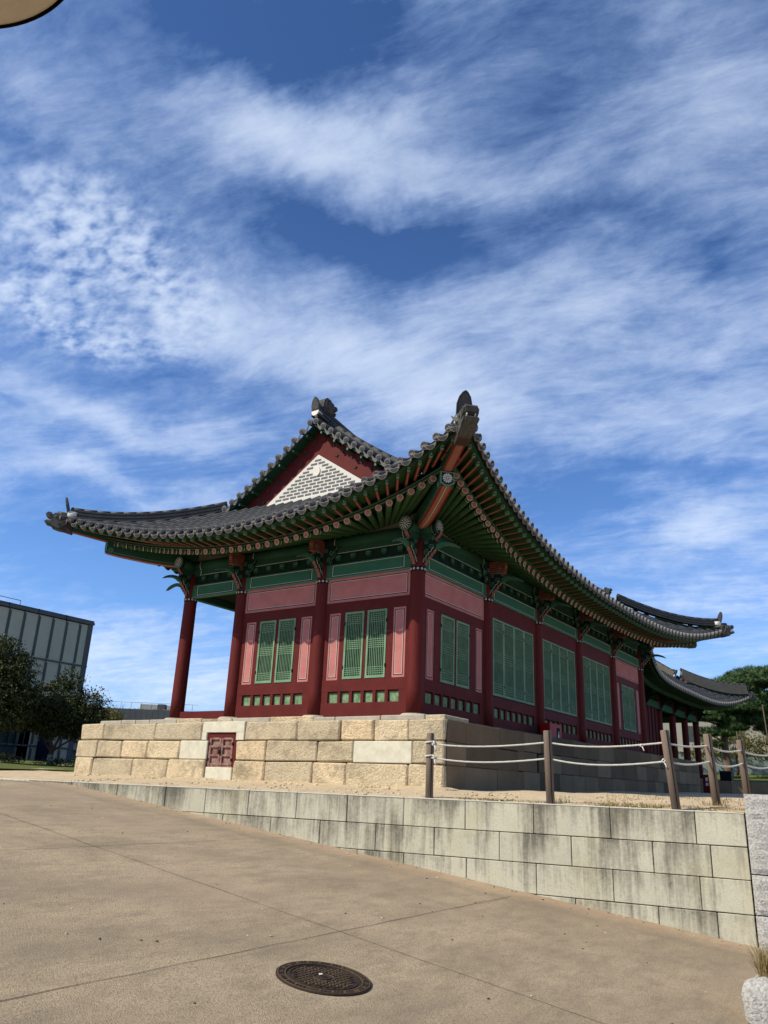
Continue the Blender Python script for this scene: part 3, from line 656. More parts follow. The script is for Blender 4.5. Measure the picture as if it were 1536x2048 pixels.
        mb.prism([(-wh,b0),(wh,b0),(0,ap)],P3(0,0,.07),(1,0,0),(0,0,1),.05,'brickwhite')
        zc=b0+.09; r_=0
        while zc<ap-.12 and hall:
            half_w=(ap-zc-.055)/slope-.06; bwid=.20; step=.245; x=-math.floor(half_w/step)*step-(step/2 if r_%2 else 0)
            while x<half_w:
                xa=max(x-bwid/2,-half_w); xb=min(x+bwid/2,half_w)
                if xb-xa>.06 and not (math.hypot(x,(zc+.0225-(ap-.48)))<.17 ): mb.box(cxm+xa,cxm+xb,min(oy+gy-sg*.09,oy+gy-sg*.1),max(oy+gy-sg*.09,oy+gy-sg*.1),zc,zc+.052,'brickgrey',tone=random.random())
                x+=step
            zc+=.088; r_+=1
        mb.prism([(.10*math.cos(j*.39),.13*math.sin(j*.39)) for j in range(16)],P3(0,ap-.46,.105),(1,0,0),(0,0,1),.03,'lime')
        mb.prism([(-wh-.03,b0-.04),(wh+.03,b0-.04),(wh+.03,b0+.04),(-wh-.03,b0+.04)],P3(0,0,.11),(1,0,0),(0,0,1),.04,'brickwhite')
        mb.build('gable_brick_panel',root)
        # verge: soffit boards, small rafters, edge tiles
        mb=MB(); vt=MB()
        for sx in (-1,1):
            pr_=None
            for i in range(15):
                dx=.02+i*.215
                if dx>hw+.1: break
                z=zr(dx,gy-sg*.3); A=Vector((cxm+sx*dx,oy+gy,z-.13)); B=Vector((cxm+sx*dx,oy+VE if sg==1 else oy+Ln-VE,z-.13))
                if pr_: 
                    a,b=pr_; mb.add([a,A,B,b]+[p+Vector((0,0,.03)) for p in (a,A,B,b)],[(0,1,2,3),(7,6,5,4),(0,3,7,4),(1,5,6,2),(3,2,6,7),(0,4,5,1)],'green')
                    if i%2==0 or 1:
                        if i%2: rf=MB(); rf.bar(A+Vector((0,0,-.05)),B+Vector((0,sg*.03,-.05)),.06,.07,'raft'); rf.bar(B+Vector((0,sg*.03,-.05)),B+Vector((0,sg*.018,-.05)),.05,.06,'mint'); rf.build('verge_rafter',root)
                pr_=(A,B)
            # edge tiles facing outwards
            i=0; dx=.10
            while dx<hw+.05:
                slp=(zr(dx+.05,gy)-zr(dx-.05,gy))/.1
                z=zr(dx,gy-sg*.3)+.03; yv=oy+VE-.02 if sg==1 else oy+Ln-VE+.02
                vt.tube([(cxm+sx*dx,yv+sg*.42,z+.03),(cxm+sx*dx,yv-sg*.02,z)],.075,'tile',12,smooth=True)
                vt.tube([(cxm+sx*dx,yv-sg*.018,z),(cxm+sx*dx,yv-sg*.05,z-.005)],.083,'tileend',14,tone=random.random(),smooth=False)
                if hall: vt.prism([(.06*math.cos(j*.5236),.06*math.sin(j*.5236)) for j in range(12)],(cxm+sx*dx,yv-sg*.053,z-.005),(1,0,0),(0,0,1),.006,'tiledark')
                xm=dx+.125; zm=zr(xm,gy-sg*.3)
                T_=[(-.115,.03),(0,-.02),(.115,.03),(.09,-.035),(.06,-.085),(0,-.115),(-.06,-.085),(-.09,-.035)]
                a1=Vector((1,0,slp*sx*1.0)).normalized()
                vt.prism(T_,(cxm+sx*xm,yv-sg*.03,zm-.03),a1,(0,-sg*.2,.97),.022,'tileend',tone=random.random())
                dx+=.25
        mb.build('verge_soffit',root); vt.build('verge_tiles',root)
    # ---------- ridges ----------
    RK=cfg.get('ridge','tile'); RH=cfg.get('rh',1.0)
    def ridge(name,pts,h=.34,w_=.22,cap=True):
        mb=MB(); pts=[Vector(p) for p in pts]
        n_l=5
        for p,q in zip(pts[:-1],pts[1:]):
            if RK=='tile':
                for l in range(n_l):
                    ww=w_*(1.0 if l%2==0 else .78)*(1-.05*l); zz=.02+h*.84*(l+.5)/n_l
                    mb.bar(p+Vector((0,0,zz)),q+Vector((0,0,zz)),ww,h*.84/n_l*(.96),'tile' if l else 'lime' if False else 'tile')
                mb.tube([p+Vector((0,0,h*.88)),q+Vector((0,0,h*.88))],w_*.36,'tile',8,smooth=True)
            else:
                mb.bar(p+Vector((0,0,h*.45)),q+Vector((0,0,h*.45)),w_,h*.95,'lime' if cfg.get('lit') else 'plaster'); mb.tube([p+Vector((0,0,h*.93)),q+Vector((0,0,h*.93))],w_*.4,'tile',8)
        return mb.build(name,root)
    zt=lambda k,x,e:oz+surf(k,x,e)
    N=18; R=[]
    for i in range(N+1):
        y=VE+.0+(Ln-2*VE)*i/N; t=abs(2*i/N-1); R.append((ox-half,oy+y,zt('E',y,-half)-.03+.16*t**3))
    ridge('main_ridge',R,.36*RH,.26)
    # dragon heads
    dh=[(0,0),(.10,-.02),(.26,-.02),(.33,.03),(.44,.02),(.50,.06),(.47,.10),(.36,.10),(.30,.13),(.36,.17),(.50,.19),(.56,.26),(.52,.33),(.44,.34),(.40,.30),(.33,.36),(.24,.36),(.20,.44),(.10,.46),(.02,.40),(-.04,.28),(-.05,.12)]
    def dragon(name,o,d,up,sc,k='stonecarve',parent=None,w_=.26):
        d=Vector(d).normalized(); up=Vector(up).normalized(); n_=d.cross(up).normalized(); o=Vector(o); mb=MB()
        mb.prism([(a*sc,b*sc) for a,b in dh],o,d,up,w_*sc,k,mid=.0); mb.prism([(a*sc,b*sc) for a,b in dh],o,d,up,w_*1.3*sc,k,mid=.16)
        for s_ in (-1,1):
            e=o+d*.27*sc+up*.27*sc+n_*s_*w_*.62*sc; mb.tube([e,e+n_*s_*.03*sc],[.055*sc,.025*sc],k,8)
            for (a,b,R_) in ((.08,.30,.08),(.10,.12,.07),(.42,.26,.045)): spiral(mb,o+d*a*sc+up*b*sc,R_*sc,k,d,n_,s_*w_*.66*sc,r=.012*sc,flip=s_)
            mb.bar(o+d*.18*sc+up*.36*sc+n_*s_*w_*.6*sc,o+d*.36*sc+up*.33*sc+n_*s_*w_*.55*sc,.03*sc,.04*sc,k)
            for tth in range(4): p=o+d*(.36+.035*tth)*sc+up*.17*sc+n_*s_*w_*.35*sc; mb.bar(p,p-up*.035*sc,.018*sc,.018*sc,'lime' ,up=d)
        return mb.build(name,parent if parent is not None else root)
    # upright end plate with white mortar under it (ridge end tile)
    plate=[(-.13,0),(-.135,.18),(-.10,.31),(-.045,.39),(0,.42),(.045,.39),(.10,.31),(.135,.18),(.13,0)]
    def endtile(name,o,d,sc=1.0,lean=.25):
        d=Vector((d[0],d[1],0)).normalized(); n_=Vector((-d.y,d.x,0)); up=(Vector((0,0,1))+d*lean).normalized(); o=Vector(o)
        mb=MB(); mb.prism([(a*sc,b*sc) for a,b in plate],o+up*.10*sc,n_,up,.045*sc,'tiledark')
        mb.prism([(a*sc*.75,b*sc*.8+.02) for a,b in plate],o+up*.10*sc+d*.024*sc,n_,up,.012*sc,'stonecarve')
        mb.rbox(-.13*sc,.13*sc,-.16*sc,.05*sc,-.05,.14*sc,'lime',.03,jit=.01) if False else mb.tube([o-d*.18*sc+Vector((0,0,.03)),o+d*.03*sc+Vector((0,0,.05))],[.115*sc,.13*sc],'lime',10)
        return mb.build(name,root)
    for yv,sg in ((VE,1),(Ln-VE,-1)):
        zz=zt('E',yv,-half)+.10
        p=Vector((ox-half,oy+yv+sg*.02,zz)); endtile('ridge_end_plate',p+Vector((0,0,.10*RH)),(0,-sg),.9,.1)
        dragon('ridge_dragon_head',p+Vector((0,sg*.20,.22*RH)),(0,sg,0),(0,0,1),.95*cfg.get('dragon',1))
        # descending gable ridges
        for k,sx in (('E',1),('W',-1)):
            pts=[]
            for i in range(10):
                dx=.12+(half-.75-.12)*i/9; y=yv+sg*.48; pts.append((ox-half+sx*dx,oy+y,zt('E',y,-(half-dx))+.02))
            ridge('descending_ridge',pts,.26*RH,.22)
            e=Vector(pts[-1]); endtile('descending_ridge_end_plate',e+Vector((sx*.06,0,.04)),(sx,0),.75,.35)
            dragon('descending_ridge_ornament',e+Vector((sx*-.05,0,.22)),(sx,-sg*.2,0),(0,0,1),.5)
    # hips
    for nm,(cx,cy,d1,d2) in corners.items():
        o=Vector((ox+cx,oy+cy,0)); dg=Vector((d1[0]+d2[0],d1[1]+d2[1],0)); kE='E' if cx==0 else 'W'; 
        south=cy==0
        def zh(a):   # a = out coordinate along the diagonal
            x=(-a if south else Ln+a) if kE=='E' else (Ln+a if south else -a)
            zE=surf(kE,x,a); kS='S' if south else 'N'
            xs_=(Wd+a if kE=='E' else -a) if south else (-a if kE=='E' else Wd+a)
            return max(zE,surf(kS,xs_,a))
        pts=[]
        for i in range(13):
            a=-.45+(TIP-.22+.45)*i/12; p=o+dg*a; pts.append((p.x,p.y,oz+zh(a)-.03))
        ridge('hip_ridge',pts,.27*RH*(1.6 if RK!='tile' else 1),.22)
        p=Vector(pts[-1]); dn=dg.normalized(); endtile('hip_ridge_end_plate',p+dn*.02+Vector((0,0,.05)),dn,1.05 if hall else .8,.30)
        mb=MB(); q0=o+dg*.5+Vector((0,0,oz+zh(.5)-.17)); q1=o+dg*1.4+Vector((0,0,oz+zh(1.4)-.17)); q2=o+dg*(TIP-.12)+Vector((0,0,oz+zh(TIP-.12)-.16))
        mb.bar(q0,q1,.55,.05,'dkgreen'); mb.bar(q1,q2,.55,.05,'dkgreen',w1=.22); mb.build('hip_bed_board',root)
        # tiles covering the very tip
        mb=MB(); q=o+dg*(TIP-.02); zt_=oz+zh(TIP-.3)
        mb.tube([Vector(pts[-1])+Vector((0,0,.05)),Vector((q.x,q.y,zt_+.05))],.095,'tile',10); 
        mb.tube([Vector((q.x,q.y,zt_+.05))-dn*.01,Vector((q.x,q.y,zt_+.045))+dn*.04],.10,'tileend',14,smooth=False)
        a_=Vector((-dn.y,dn.x,0)); 
        for s_ in (-1,1): mb.prism([(-.15,.03),(0,-.02),(.15,.03),(.1,-.06),(0,-.1),(-.1,-.06)],Vector((q.x,q.y,zt_-.02))+a_*s_*.13-dn*.06,(a_*s_-dn*.5).normalized(),(0,0,1),.022,'tileend')
        mb.build('corner_tip_tiles',root)
        # lower hip rafter (curved, stepped scroll end) and upper one
        zc=sides[kE].ze(-TIP if (kE=='E')==south else Ln+TIP)-.0
        zc=.5*(zc+sides['S'].ze(-TIP))
        def sweep(mb,P_,w_,h_):
            for (a,z,h1),(b,z2,h2) in zip(P_[:-1],P_[1:]):
                A=o+dg*a+Vector((0,0,oz+z)); B=o+dg*b+Vector((0,0,oz+z2))
                mb.bar(A,B,w_,h1,'green',h1=h2)
        mb=MB(); lo=[(-.1,4.00,.34),(.25,3.99,.34),(.55,3.995,.34),(.85,4.02,.33),(1.10,4.06,.32),(1.35,lerp(4.06,zc-.74,.5),.31),(1.58,zc-.74,.28)]
        sweep(mb,lo,.24,.3)
        for (a,z,h1),(b,z2,h2) in zip(lo[:-1],lo[1:]):
            A=o+dg*a+Vector((0,0,oz+z-h1/2-.004)); B=o+dg*b+Vector((0,0,oz+z2-h2/2-.004))
            mb.bar(A,B,.238,.012,'redline'); mb.bar(A-Vector((0,0,.008)),B-Vector((0,0,.008)),.155,.012,'salmon'); mb.bar(A-Vector((0,0,.014)),B-Vector((0,0,.014)),.010,.006,'white')
            for s_ in (-1,1):
                sv=a_*s_*.1215; mb.bar(A+sv+Vector((0,0,.04)),B+sv+Vector((0,0,.04)),.004,.014,'mint')
        E_=o+dg*1.58+Vector((0,0,oz+zc-.74))
        dzz=(Vector((0,0,zc-.63))-Vector((0,0,zc-.665))).z
        shield=[(-.135,.13),(.135,.13),(.135,-.09),(.06,-.145),(0,-.155),(-.06,-.145),(-.135,-.09)]
        mb.prism(shield,E_+dn*.015,a_,(0,0,1),.05,'mint'); mb.prism([(a*.82,b*.82) for a,b in shield],E_+dn*.042,a_,(0,0,1),.006,'black')
        for i in range(12):
            t=i*math.pi/6+.26; d_=a_*math.cos(t)+Vector((0,0,1))*math.sin(t); s2=a_*-math.sin(t)+Vector((0,0,1))*math.cos(t)
            mb.prism([(.03,.005),(.085,.018),(.10,0),(.085,-.018),(.03,-.005)],E_+dn*.047,d_,s2,.005,'white')
        mb.prism([(.022*math.cos(j),.022*math.sin(j)) for j in range(6)],E_+dn*.047,a_,(0,0,1),.005,'white')
        if hall:
            for s_ in (-1,1): 
                for q_,rr_ in ((1.50,.075),):
                    c_=o+dg*q_+Vector((0,0,oz+zc-.83)); mb.tube([c_+a_*s_*.115,c_+a_*s_*.135],rr_,'green2',14); spiral(mb,c_,rr_*.9,'mint',dn,a_*s_,.14,r=.008)
        mb.build('hip_rafter',root)
        mb=MB(); hi=[(.9,zc-.60,.20),(1.4,zc-.525,.20),(1.8,zc-.43,.19),(2.15,zc-.34,.18),(2.36,zc-.29,.18)]
        sweep(mb,hi,.20,.2)
        for (a,z,h1),(b,z2,h2) in zip(hi[:-1],hi[1:]):
            A=o+dg*a+Vector((0,0,oz+z-h1/2-.004)); B=o+dg*b+Vector((0,0,oz+z2-h2/2-.004))
            mb.bar(A,B,.198,.012,'redline'); mb.bar(A-Vector((0,0,.008)),B-Vector((0,0,.008)),.13,.012,'salmon')
        hb=mb.build('upper_hip_rafter',root)
        mb=MB(); A=o+dg*2.22+Vector((0,0,oz+zc-.335)); B=o+dg*2.41+Vector((0,0,oz+zc-.27)); mb.bar(A,B,.25,.26,'ironcap'); mb.build('iron_sleeve',hb)
        upv=(Vector((0,0,1))-dn*.35).normalized(); dv=(dn+Vector((0,0,.30))).normalized()
        dragon('corner_dragon_head',B-upv*.15-dn*.06,dv,upv,1.0 if hall else .9,'stonecarve',hb,.22)
    return sides,surf

# ================= terrain functions =================
WN=Vector((.13856,-.99035,0)); WK=4.30946; WP=Vector((6.59124,-3.42927,0)); WD=Vector((-.99035,-.13856,0))
def wall_y(x): return (WK-.13856*x)/-.99035
def terr(x,y):
    yw=wall_y(x)
    z=(-1.53+.14*min(1,max(0,(y-yw)/(-.8-yw)))) if y<-.8 else -1.39+.0188*(min(y,60)+.8)
    return z+.018*min(40,max(0,-9.5-x))
def roadz(x,y):
    z=-2.854-.128*(x-6.56)+.0107*(y+3.43); c=-1.535; k=.06
    h=max(k-abs(z-c),0)/k; return min(z,c)-h*h*k*.25

# ---------------- ground (one sheet to the horizon), road, terrace ----------------
def grid(name,xs,ys,fz,k,kind='structure',cond=None,warp=None):
    mb=MB(); vs=[]; 
    for y in ys:
        for x in xs:
            X,Y=(x,y) if warp is None else warp(x,y); vs.append((X,Y,fz(X,Y)))
    n=len(xs); fs=[(j*n+i,j*n+i+1,(j+1)*n+i+1,(j+1)*n+i) for j in range(len(ys)-1) for i in range(n-1)]
    mb.add(vs,fs,k,smooth=True); return tag(mb.build(name),kind=kind)
def seq(a,b,n): return [a+(b-a)*i/n for i in range(n+1)]
gx=[-3000,-800,-300,-150]+seq(-90,60,75)+[90,200,600,3000]; gy=[-3000,-500,-100]+seq(-30,90,60)+[150,400,1200,3000]
def behind(x,y): return terr(x,y)-.03 if y>wall_y(x)+2.3 else min(-1.9,roadz(x,y)-.5)
gnd=grid('ground',gx,gy,behind,'dirt')
# road sheet runs up to the wall face
grid('road',seq(-40,14,270),seq(0,1,60),roadz,'road',warp=lambda x,t:(x,lerp(-24,wall_y(x)+.02,t**.6)))
# terrace soil, with small clods and hollows
def soil(x,y):
    h=.012*math.sin(x*3.1+y*1.7)+.010*math.sin(x*7.3-y*5.1)+.006*random.uniform(-1,1)
    e=min(1,max(0,(y-wall_y(x))/.25)); pl=0
    if -9.6<x<1.3 and y<-.75: pl=.05*math.exp(-abs(y+.85)/.35)*(.6+.4*math.sin(x*2.3))
    return terr(x,y)+.012+h*e+pl
grid('terrace_soil',seq(-34,12,460),seq(0,1,44),soil,'dirt',warp=lambda x,t:(x,lerp(wall_y(x)+.10,2.8,t**1.5)))
grid('terrace_ground',seq(-34,16,60),seq(2.75,34,50),lambda x,y:terr(x,y)+.010+.02*math.sin(x*1.3)*math.sin(y*.9),'dirt')
# lawn to the left behind, and beyond on the right
def lawn_l(x,y): return terr(x,y)+.05+.03*math.sin(x*.7+y)
grid('lawn',seq(-60,0,50),seq(0,1,40),lawn_l,'lawn',warp=lambda u,t:(u*1.0, lerp(-2+(-u-11)*.62 if u<-11 else -2+0,60,t) if u<-11 else lerp(30,60,t)))
grid('far_lawn',seq(-14,40,40),seq(27,70,30),lambda x,y:terr(x,y)+.06+max(0,.045*(y-24)),'lawn')
# saw-cut joints of the road: fine dark grooves
for (a,b) in (((.70,-20),(.70,-4.45)),((4.10,-20),(4.10,-4.25)),((-2.15,-20),(-2.15,-4.8)),((-5.6,-18),(-5.6,-5)),((-12,-7.58),(14,-7.58))):
    mb=MB(); n=60; a=Vector((*a,0));b=Vector((*b,0)); d=(b-a).normalized(); s_=Vector((-d.y,d.x,0)); vs=[]
    for i in range(n+1):
        p=lerp(a,b,i/n); p=p+s_*(.006*math.sin(i*1.9)+random.uniform(-.003,.003)); w_=.0022+.0016*random.random()
        if p.y>wall_y(p.x)-.05: p=Vector((p.x,wall_y(p.x)-.05,0))
        for q in (p-s_*w_,p+s_*w_): vs.append((q.x,q.y,roadz(q.x,q.y)+.004))
    mb.add(vs,[(2*i,2*i+1,2*i+3,2*i+2) for i in range(n)],'joint'); tag(mb.build('road_joint'),kind='structure')

# ---------------- manhole cover ----------------
mx,my=4.79,-8.66
nrm=Vector((.128,-.0107,1)).normalized(); mzx=Vector((1,0,-.128)).normalized(); mzy=nrm.cross(mzx)
M0=Vector((mx,my,roadz(mx,my)))
mh=empty('manhole_cover',M0,'round rusty cast iron manhole cover sunk in the concrete road','manhole cover')
def mtf(p): return M0+mzx*p[0]+mzy*p[1]+nrm*p[2]
def ringpoly(mb,r0_,r1_,z0,z1,k,n=64):
    vs=[];
    for i in range(n):
        a=2*math.pi*i/n; c,s_=math.cos(a),math.sin(a); vs+=[(r0_*c,r0_*s_,z0),(r0_*c,r0_*s_,z1),(r1_*c,r1_*s_,z1),(r1_*c,r1_*s_,z0)]
    fs=[]
    for i in range(n):
        a,b=i*4,((i+1)%n)*4; fs+=[(a,b,b+1,a+1),(a+1,b+1,b+2,a+2),(a+2,b+2,b+3,a+3)]
    mb.add(vs,fs,k)
mb=MB(mtf); ringpoly(mb,.262,.335,-.02,.009,'cast'); ringpoly(mb,.318,.325,.009,.015,'castlite'); ringpoly(mb,.268,.276,.009,.014,'castlite')
for i in range(64):
    a=2*math.pi*i/64; c,s_=math.cos(a),math.sin(a)
    if 10<i<18 or 50<i<54: continue
    mb.prism([(.284,-.009),(.312,-.008),(.312,.006),(.284,.007)],(0,0,.012),(math.cos(a),math.sin(a),0),(-math.sin(a),math.cos(a),0),.008,'cast' if i%3 else 'castlite')
mb.build('outer_frame',mh)
mb=MB(mtf); ringpoly(mb,0.0,.258,-.03,.006,'cast'); ringpoly(mb,.236,.242,.006,.011,'cast'); ringpoly(mb,.070,.076,.006,.012,'castlite')
for i in range(-6,7):
    for j in range(-6,7):
        x,y=i*.034,j*.034
        if .085<math.hypot(x,y)<.215:
            blk=((i//2+j//2)%2==0); k='castlite' if (abs(x)+abs(y)<.24 and abs(x)+abs(y)>.09) else 'cast'
            if abs(i)+abs(j)<=8: mb.prism([(-.015,-.006),(.015,-.006),(.015,.006),(-.015,.006)],(x,y,.010),(.7,.7,0) if x*y>0 else (.7,-.7,0),(-.7,.7,0) if x*y>0 else (.7,.7,0),.010,k)
for i in range(12):
    a=2*math.pi*i/12+.1; mb.tube([(.225*math.cos(a),.225*math.sin(a),.006),(.225*math.cos(a),.225*math.sin(a),.0085)],.008,'seam',8)
for i in range(6):
    a=2*math.pi*i/6; mb.tube([(.092*math.cos(a),.092*math.sin(a),.006),(.092*math.cos(a),.092*math.sin(a),.0085)],.006,'seam',8)
mb.tube([(0,0,.006),(0,0,.012)],.05,'cast',20); mb.bar((-.03,0,.014),(.03,0,.014),.008,.006,'seam')
mb.build('lid',mh)
mb=MB(mtf); mb.tube([(-.045,.02,.010),(-.045,.02,.016)],.014,'lime',10); mb.build('lid_tag',mh)

# ---------------- retaining wall ----------------
def wtf(p): return WP+WD*p[0]+Vector((.13856,-.99035,0))*p[1]+Vector((0,0,p[2]))
rw=empty('retaining_wall',wtf((0,0,-2.9)),'long sawn granite block retaining wall with dark water stains beside the sloping road','wall')
rz=[-1.519,-1.868,-2.205,-2.55,-2.92,-3.3]
RJ=[[.0,.53,1.49,2.43,3.34,4.22,5.09,5.92,6.76,7.56,8.35,9.36,10.4,11.4],
    [.0,.39,1.02,1.97,2.88,3.77,4.63,5.51,6.34,7.2,8.1,9.0,9.9,10.8],
    [.0,.53,1.49,2.41,3.32,4.20,4.9,5.5,6.4,7.3],[.0,.38,1.0,1.94,2.9,3.8,4.6],[0,.7,1.6,2.6]]
mb=MB(wtf)
for r,js in enumerate(RJ):
    for a,b in zip(js[:-1],js[1:]):
        tone=random.uniform(.2,.8)
        if r==0 and a<.1: tone=1.0
        mb.rbox(a+.004,b-.004,-.16,random.uniform(-.002,.003),rz[r+1]+.004,rz[r]-.004,'wall',.006,tone,.0015,drop=[1,.75,.45,.5,.5][r]*(.25 if a<.1 else 1))
mb.box(0,11.4,-.15,-.012,-3.3,-1.53,'seam'); mb.build('wall_blocks',rw)
mb=MB(wtf)
for a,b in zip(RJ[0][:-1],RJ[0][1:]): mb.rbox(a+.003,b-.003,-.165,.006,-1.523,-1.507,'coping',.004)
mb.build('top_edge_course',rw)
kb=empty('kerb_stone',wtf((12,0,-1.55)),'low flush granite kerb at the head of the slope','kerb')
mb=MB(wtf)
for i in range(22): a=11.4+i*1.0; mb.rbox(a+.004,a+.996,-.16,.004,-1.8,-1.508,'coping',.006)
mb.build('kerb_run',kb)

# rough granite pillar block wall to the right
pw=empty('granite_gate_pier',wtf((-.6,0,-3)),'rough pitched speckled granite pier closing the right end of the stained wall','pier')
pz=[-1.30,-2.137,-2.54,-2.9,-3.4]
for a,b in zip(pz[1:],pz[:-1]):
    mb=MB(wtf); nx,nz=30,max(6,int((b-a)/.05)); x0,x1=-1.9,-.012; vs=[]
    for j in range(nz+1):
        for i in range(nx+1):
            x=x0+(x1-x0)*i/nx; z=a+.006+(b-a-.012)*j/nz; ed=min(i,nx-i,j,nz-j); d=.06+(random.uniform(-.007,.009) if ed>0 else -.018)
            vs.append((x,d,z))
    mb.add(vs,[(j*(nx+1)+i,j*(nx+1)+i+1,(j+1)*(nx+1)+i+1,(j+1)*(nx+1)+i) for j in range(nz) for i in range(nx)],'rough')
    mb.rbox(x0,x1,-.55,.04,a+.006,b-.006,'rough',.012)
    mb.build('pitched_block',pw)

# ---------------- boulder with grass ----------------
bo=empty('granite_boulder',(7.05,-6.0,-2.95),'pale lichened granite boulder with a tuft of dry grass at the road edge','boulder')
me=MB(); vs=[];fs=[]; nu,nv=26,16
B0=Vector((7.21,-6.24,-2.93))
for j in range(nv+1):
    for i in range(nu):
        a=2*math.pi*i/nu; b=-.5*math.pi+math.pi*j/nv; c=math.cos(b); x=c*math.cos(a);y=c*math.sin(a);z=math.sin(b)
        q=lambda v:math.copysign(abs(v)**.6,v); w_=1+.07*math.sin(3*a+2)+.05*math.sin(5*a+3*b)+random.uniform(-.022,.022)
        vs.append(B0+Vector((q(x)*.21*w_+.02,q(y)*.24*w_,q(z)*.19*w_+.08)))
fs=[(j*nu+i,j*nu+(i+1)%nu,(j+1)*nu+(i+1)%nu,(j+1)*nu+i) for j in range(nv) for i in range(nu)]
me.add(vs,fs,'rough',smooth=True); me.build('rock',bo)
def blades(mb,c,n,R,h,k,w_=.006,lean=.5,dirb=None):
    for i in range(n):
        a=random.uniform(0,6.283); r_=R*random.random()**.5; p=Vector(c)+Vector((math.cos(a)*r_,math.sin(a)*r_,0)); l=lean*random.uniform(.2,1); hh=h*random.uniform(.45,1)
        b=random.uniform(0,6.283); d=Vector((math.cos(b)*l,math.sin(b)*l,1)).normalized(); s_=Vector((-math.sin(b),math.cos(b),0))*w_
        m1=p+d*hh*.55; tip=p+d*hh+Vector((math.cos(b),math.sin(b),-.4))*hh*l*.45
        mb.add([p-s_,p+s_,m1+s_*.8,m1-s_*.8,tip],[(0,1,2,3),(3,2,4)],k,tone=random.random())
mb=MB(); blades(mb,(7.24,-6.2,-2.68),420,.12,.33,'dry',.003,.9); blades(mb,(7.26,-6.22,-2.68),60,.08,.26,'weed',.004,.8); mb.build('grass_tuft',bo)
# loose weeds and dry grass along the terrace edge
def edge_pts(n,s0,s1,o0,o1):
    for _ in range(n):
        s_=random.uniform(s0,s1); o=random.uniform(o0,o1); p=wtf((s_,-o,0)); yield p.x,p.y,terr(p.x,p.y)+.01
mb=MB()
for x,y,z in edge_pts(200,-.2,1.9,.15,.8): blades(mb,(x,y,z),6,.05,.065,'dry',.003,.9)
for x,y,z in edge_pts(60,2.6,4.2,.17,.5): blades(mb,(x,y,z),6,.05,.05,'dry',.003,.9)
for x,y,z in edge_pts(130,.8,3.1,.18,.45): blades(mb,(x,y,z),5,.04,.03,'weed',.005,1.0)
for x,y,z in edge_pts(160,-2,2.2,1.2,4.5): blades(mb,(x,y,z),5,.08,.07,'dry',.004,.9)
for c in ((4.40,-3.42),(6.13,-2.42),(5.95,-2.2),(-2.4,-1.15),(-.3,-1.1),(-.1,-1.2)): blades(mb,(*c,terr(*c)),70,.12,.14 if c[0]>0 else .05,'dry',.003,.8)
for c in ((3.60,-3.62),(1.5,-1.1)): blades(mb,(*c,terr(*c)),40,.12,.06,'weed',.006,1.0)
tag(mb.build('weeds_and_dry_grass'),'sparse weeds and dry straw grass growing on the sandy terrace edge','grass',kind='stuff')
mb=MB()
for x,y,z in edge_pts(900,-1,12,.12,2.9):
    r_=random.uniform(.006,.022); mb.rbox(x-r_,x+r_,y-r_,y+r_,z-.01,z+r_*.8,'dirt',r_*.4,jit=r_*.3)
for i in range(140):
    x=random.uniform(-9,1); y=-.85-abs(random.gauss(0,.35)); z=terr(x,y)+.02; r_=random.uniform(.01,.035); mb.rbox(x-r_*1.6,x+r_*1.6,y-r_,y+r_,z-.02,z+r_*.7,'dirt',r_*.4,jit=r_*.3)
tag(mb.build('soil_clods'),'small clods and pebbles scattered on the sandy terrace','soil',kind='stuff')

mb=MB()
for i in range(260):
    x=random.uniform(-6,9); y=random.uniform(-11,wall_y(x)-.1) if random.random()<.5 else wall_y(x)-abs(random.gauss(0,.12))-.03; r_=random.uniform(.004,.011); z=roadz(x,y)
    mb.rbox(x-r_,x+r_,y-r_*.8,y+r_*.8,z-.003,z+r_*.9,random.choice(['dirt','stonegrey','bark']),r_*.3,jit=r_*.3)
tag(mb.build('road_grit'),'grit and crumbs of leaf lying on the concrete road','grit',kind='stuff')

# ---------------- stone platform of the hall ----------------
pf=empty('stone_platform',(1.15,-.8,-1.39),'three-course platform of golden granite blocks under the red and green hall','platform')
S1=[-9.40,-8.51,-6.62,-5.05,-3.76,-2.31,-1.20,-.40,.38,1.15]; S2=[-9.46,-8.66,-7.74,-6.80,-5.71,-4.83,-3.97,-3.11,-1.76,-.86,.48,1.15]; S3=[-9.45,-8.76,-7.26,-6.05,-4.83,-4.02,-3.13,-1.85,-1.02,.39,1.15]
pz=[-.152,-.55,-.955,-1.46]
mb=MB()
pale=lambda r,a:(r==0 and abs(a+5.05)<.1) or (r==1 and (abs(a+5.71)<.1 or abs(a+.86)<.1)) or (r==2 and abs(a+4.83)<.1)
for r,js in enumerate((S1,S2,S3)):
    for a,b in zip(js[:-1],js[1:]):
        if r==1 and abs(a+4.83)<.05: continue
        if r==0 and abs(a+5.05)<.05:     # notched lintel stone over the hatch
            mb.rbox(a+.008,-4.89,-.80,-.35,pz[1]+.006,-.37,'stone2',.01); mb.rbox(a+.008,b-.008,-.80,-.35,-.385,pz[0],'stone2',.012); mb.rbox(-4.0,b-.008,-.80,-.35,pz[1]+.006,-.38,'stone2',.01); continue
        p_=pale(r,a); z1=pz[r]-.006
        if r==2 and abs(a+4.83)<.05: z1=-1.105
        if r==2 and b>.39 and a<.39 or 0: pass
        last=b>1.1
        mb.rbox(a+(.009 if not p_ else .007),b-(.009 if not last else -.0),-.80+(random.uniform(-.012,.014) if not p_ and not last else 0),-.33 if not last else -.68,pz[r+1]+.004,z1-(0 if p_ else .003),'stone2' if p_ else 'stone',.014 if p_ else random.uniform(.020,.032),random.random(),.0 if p_ else .012)
mb.box(-9.3,1.0,-.70,-.32,-1.6,-.2,'seam')
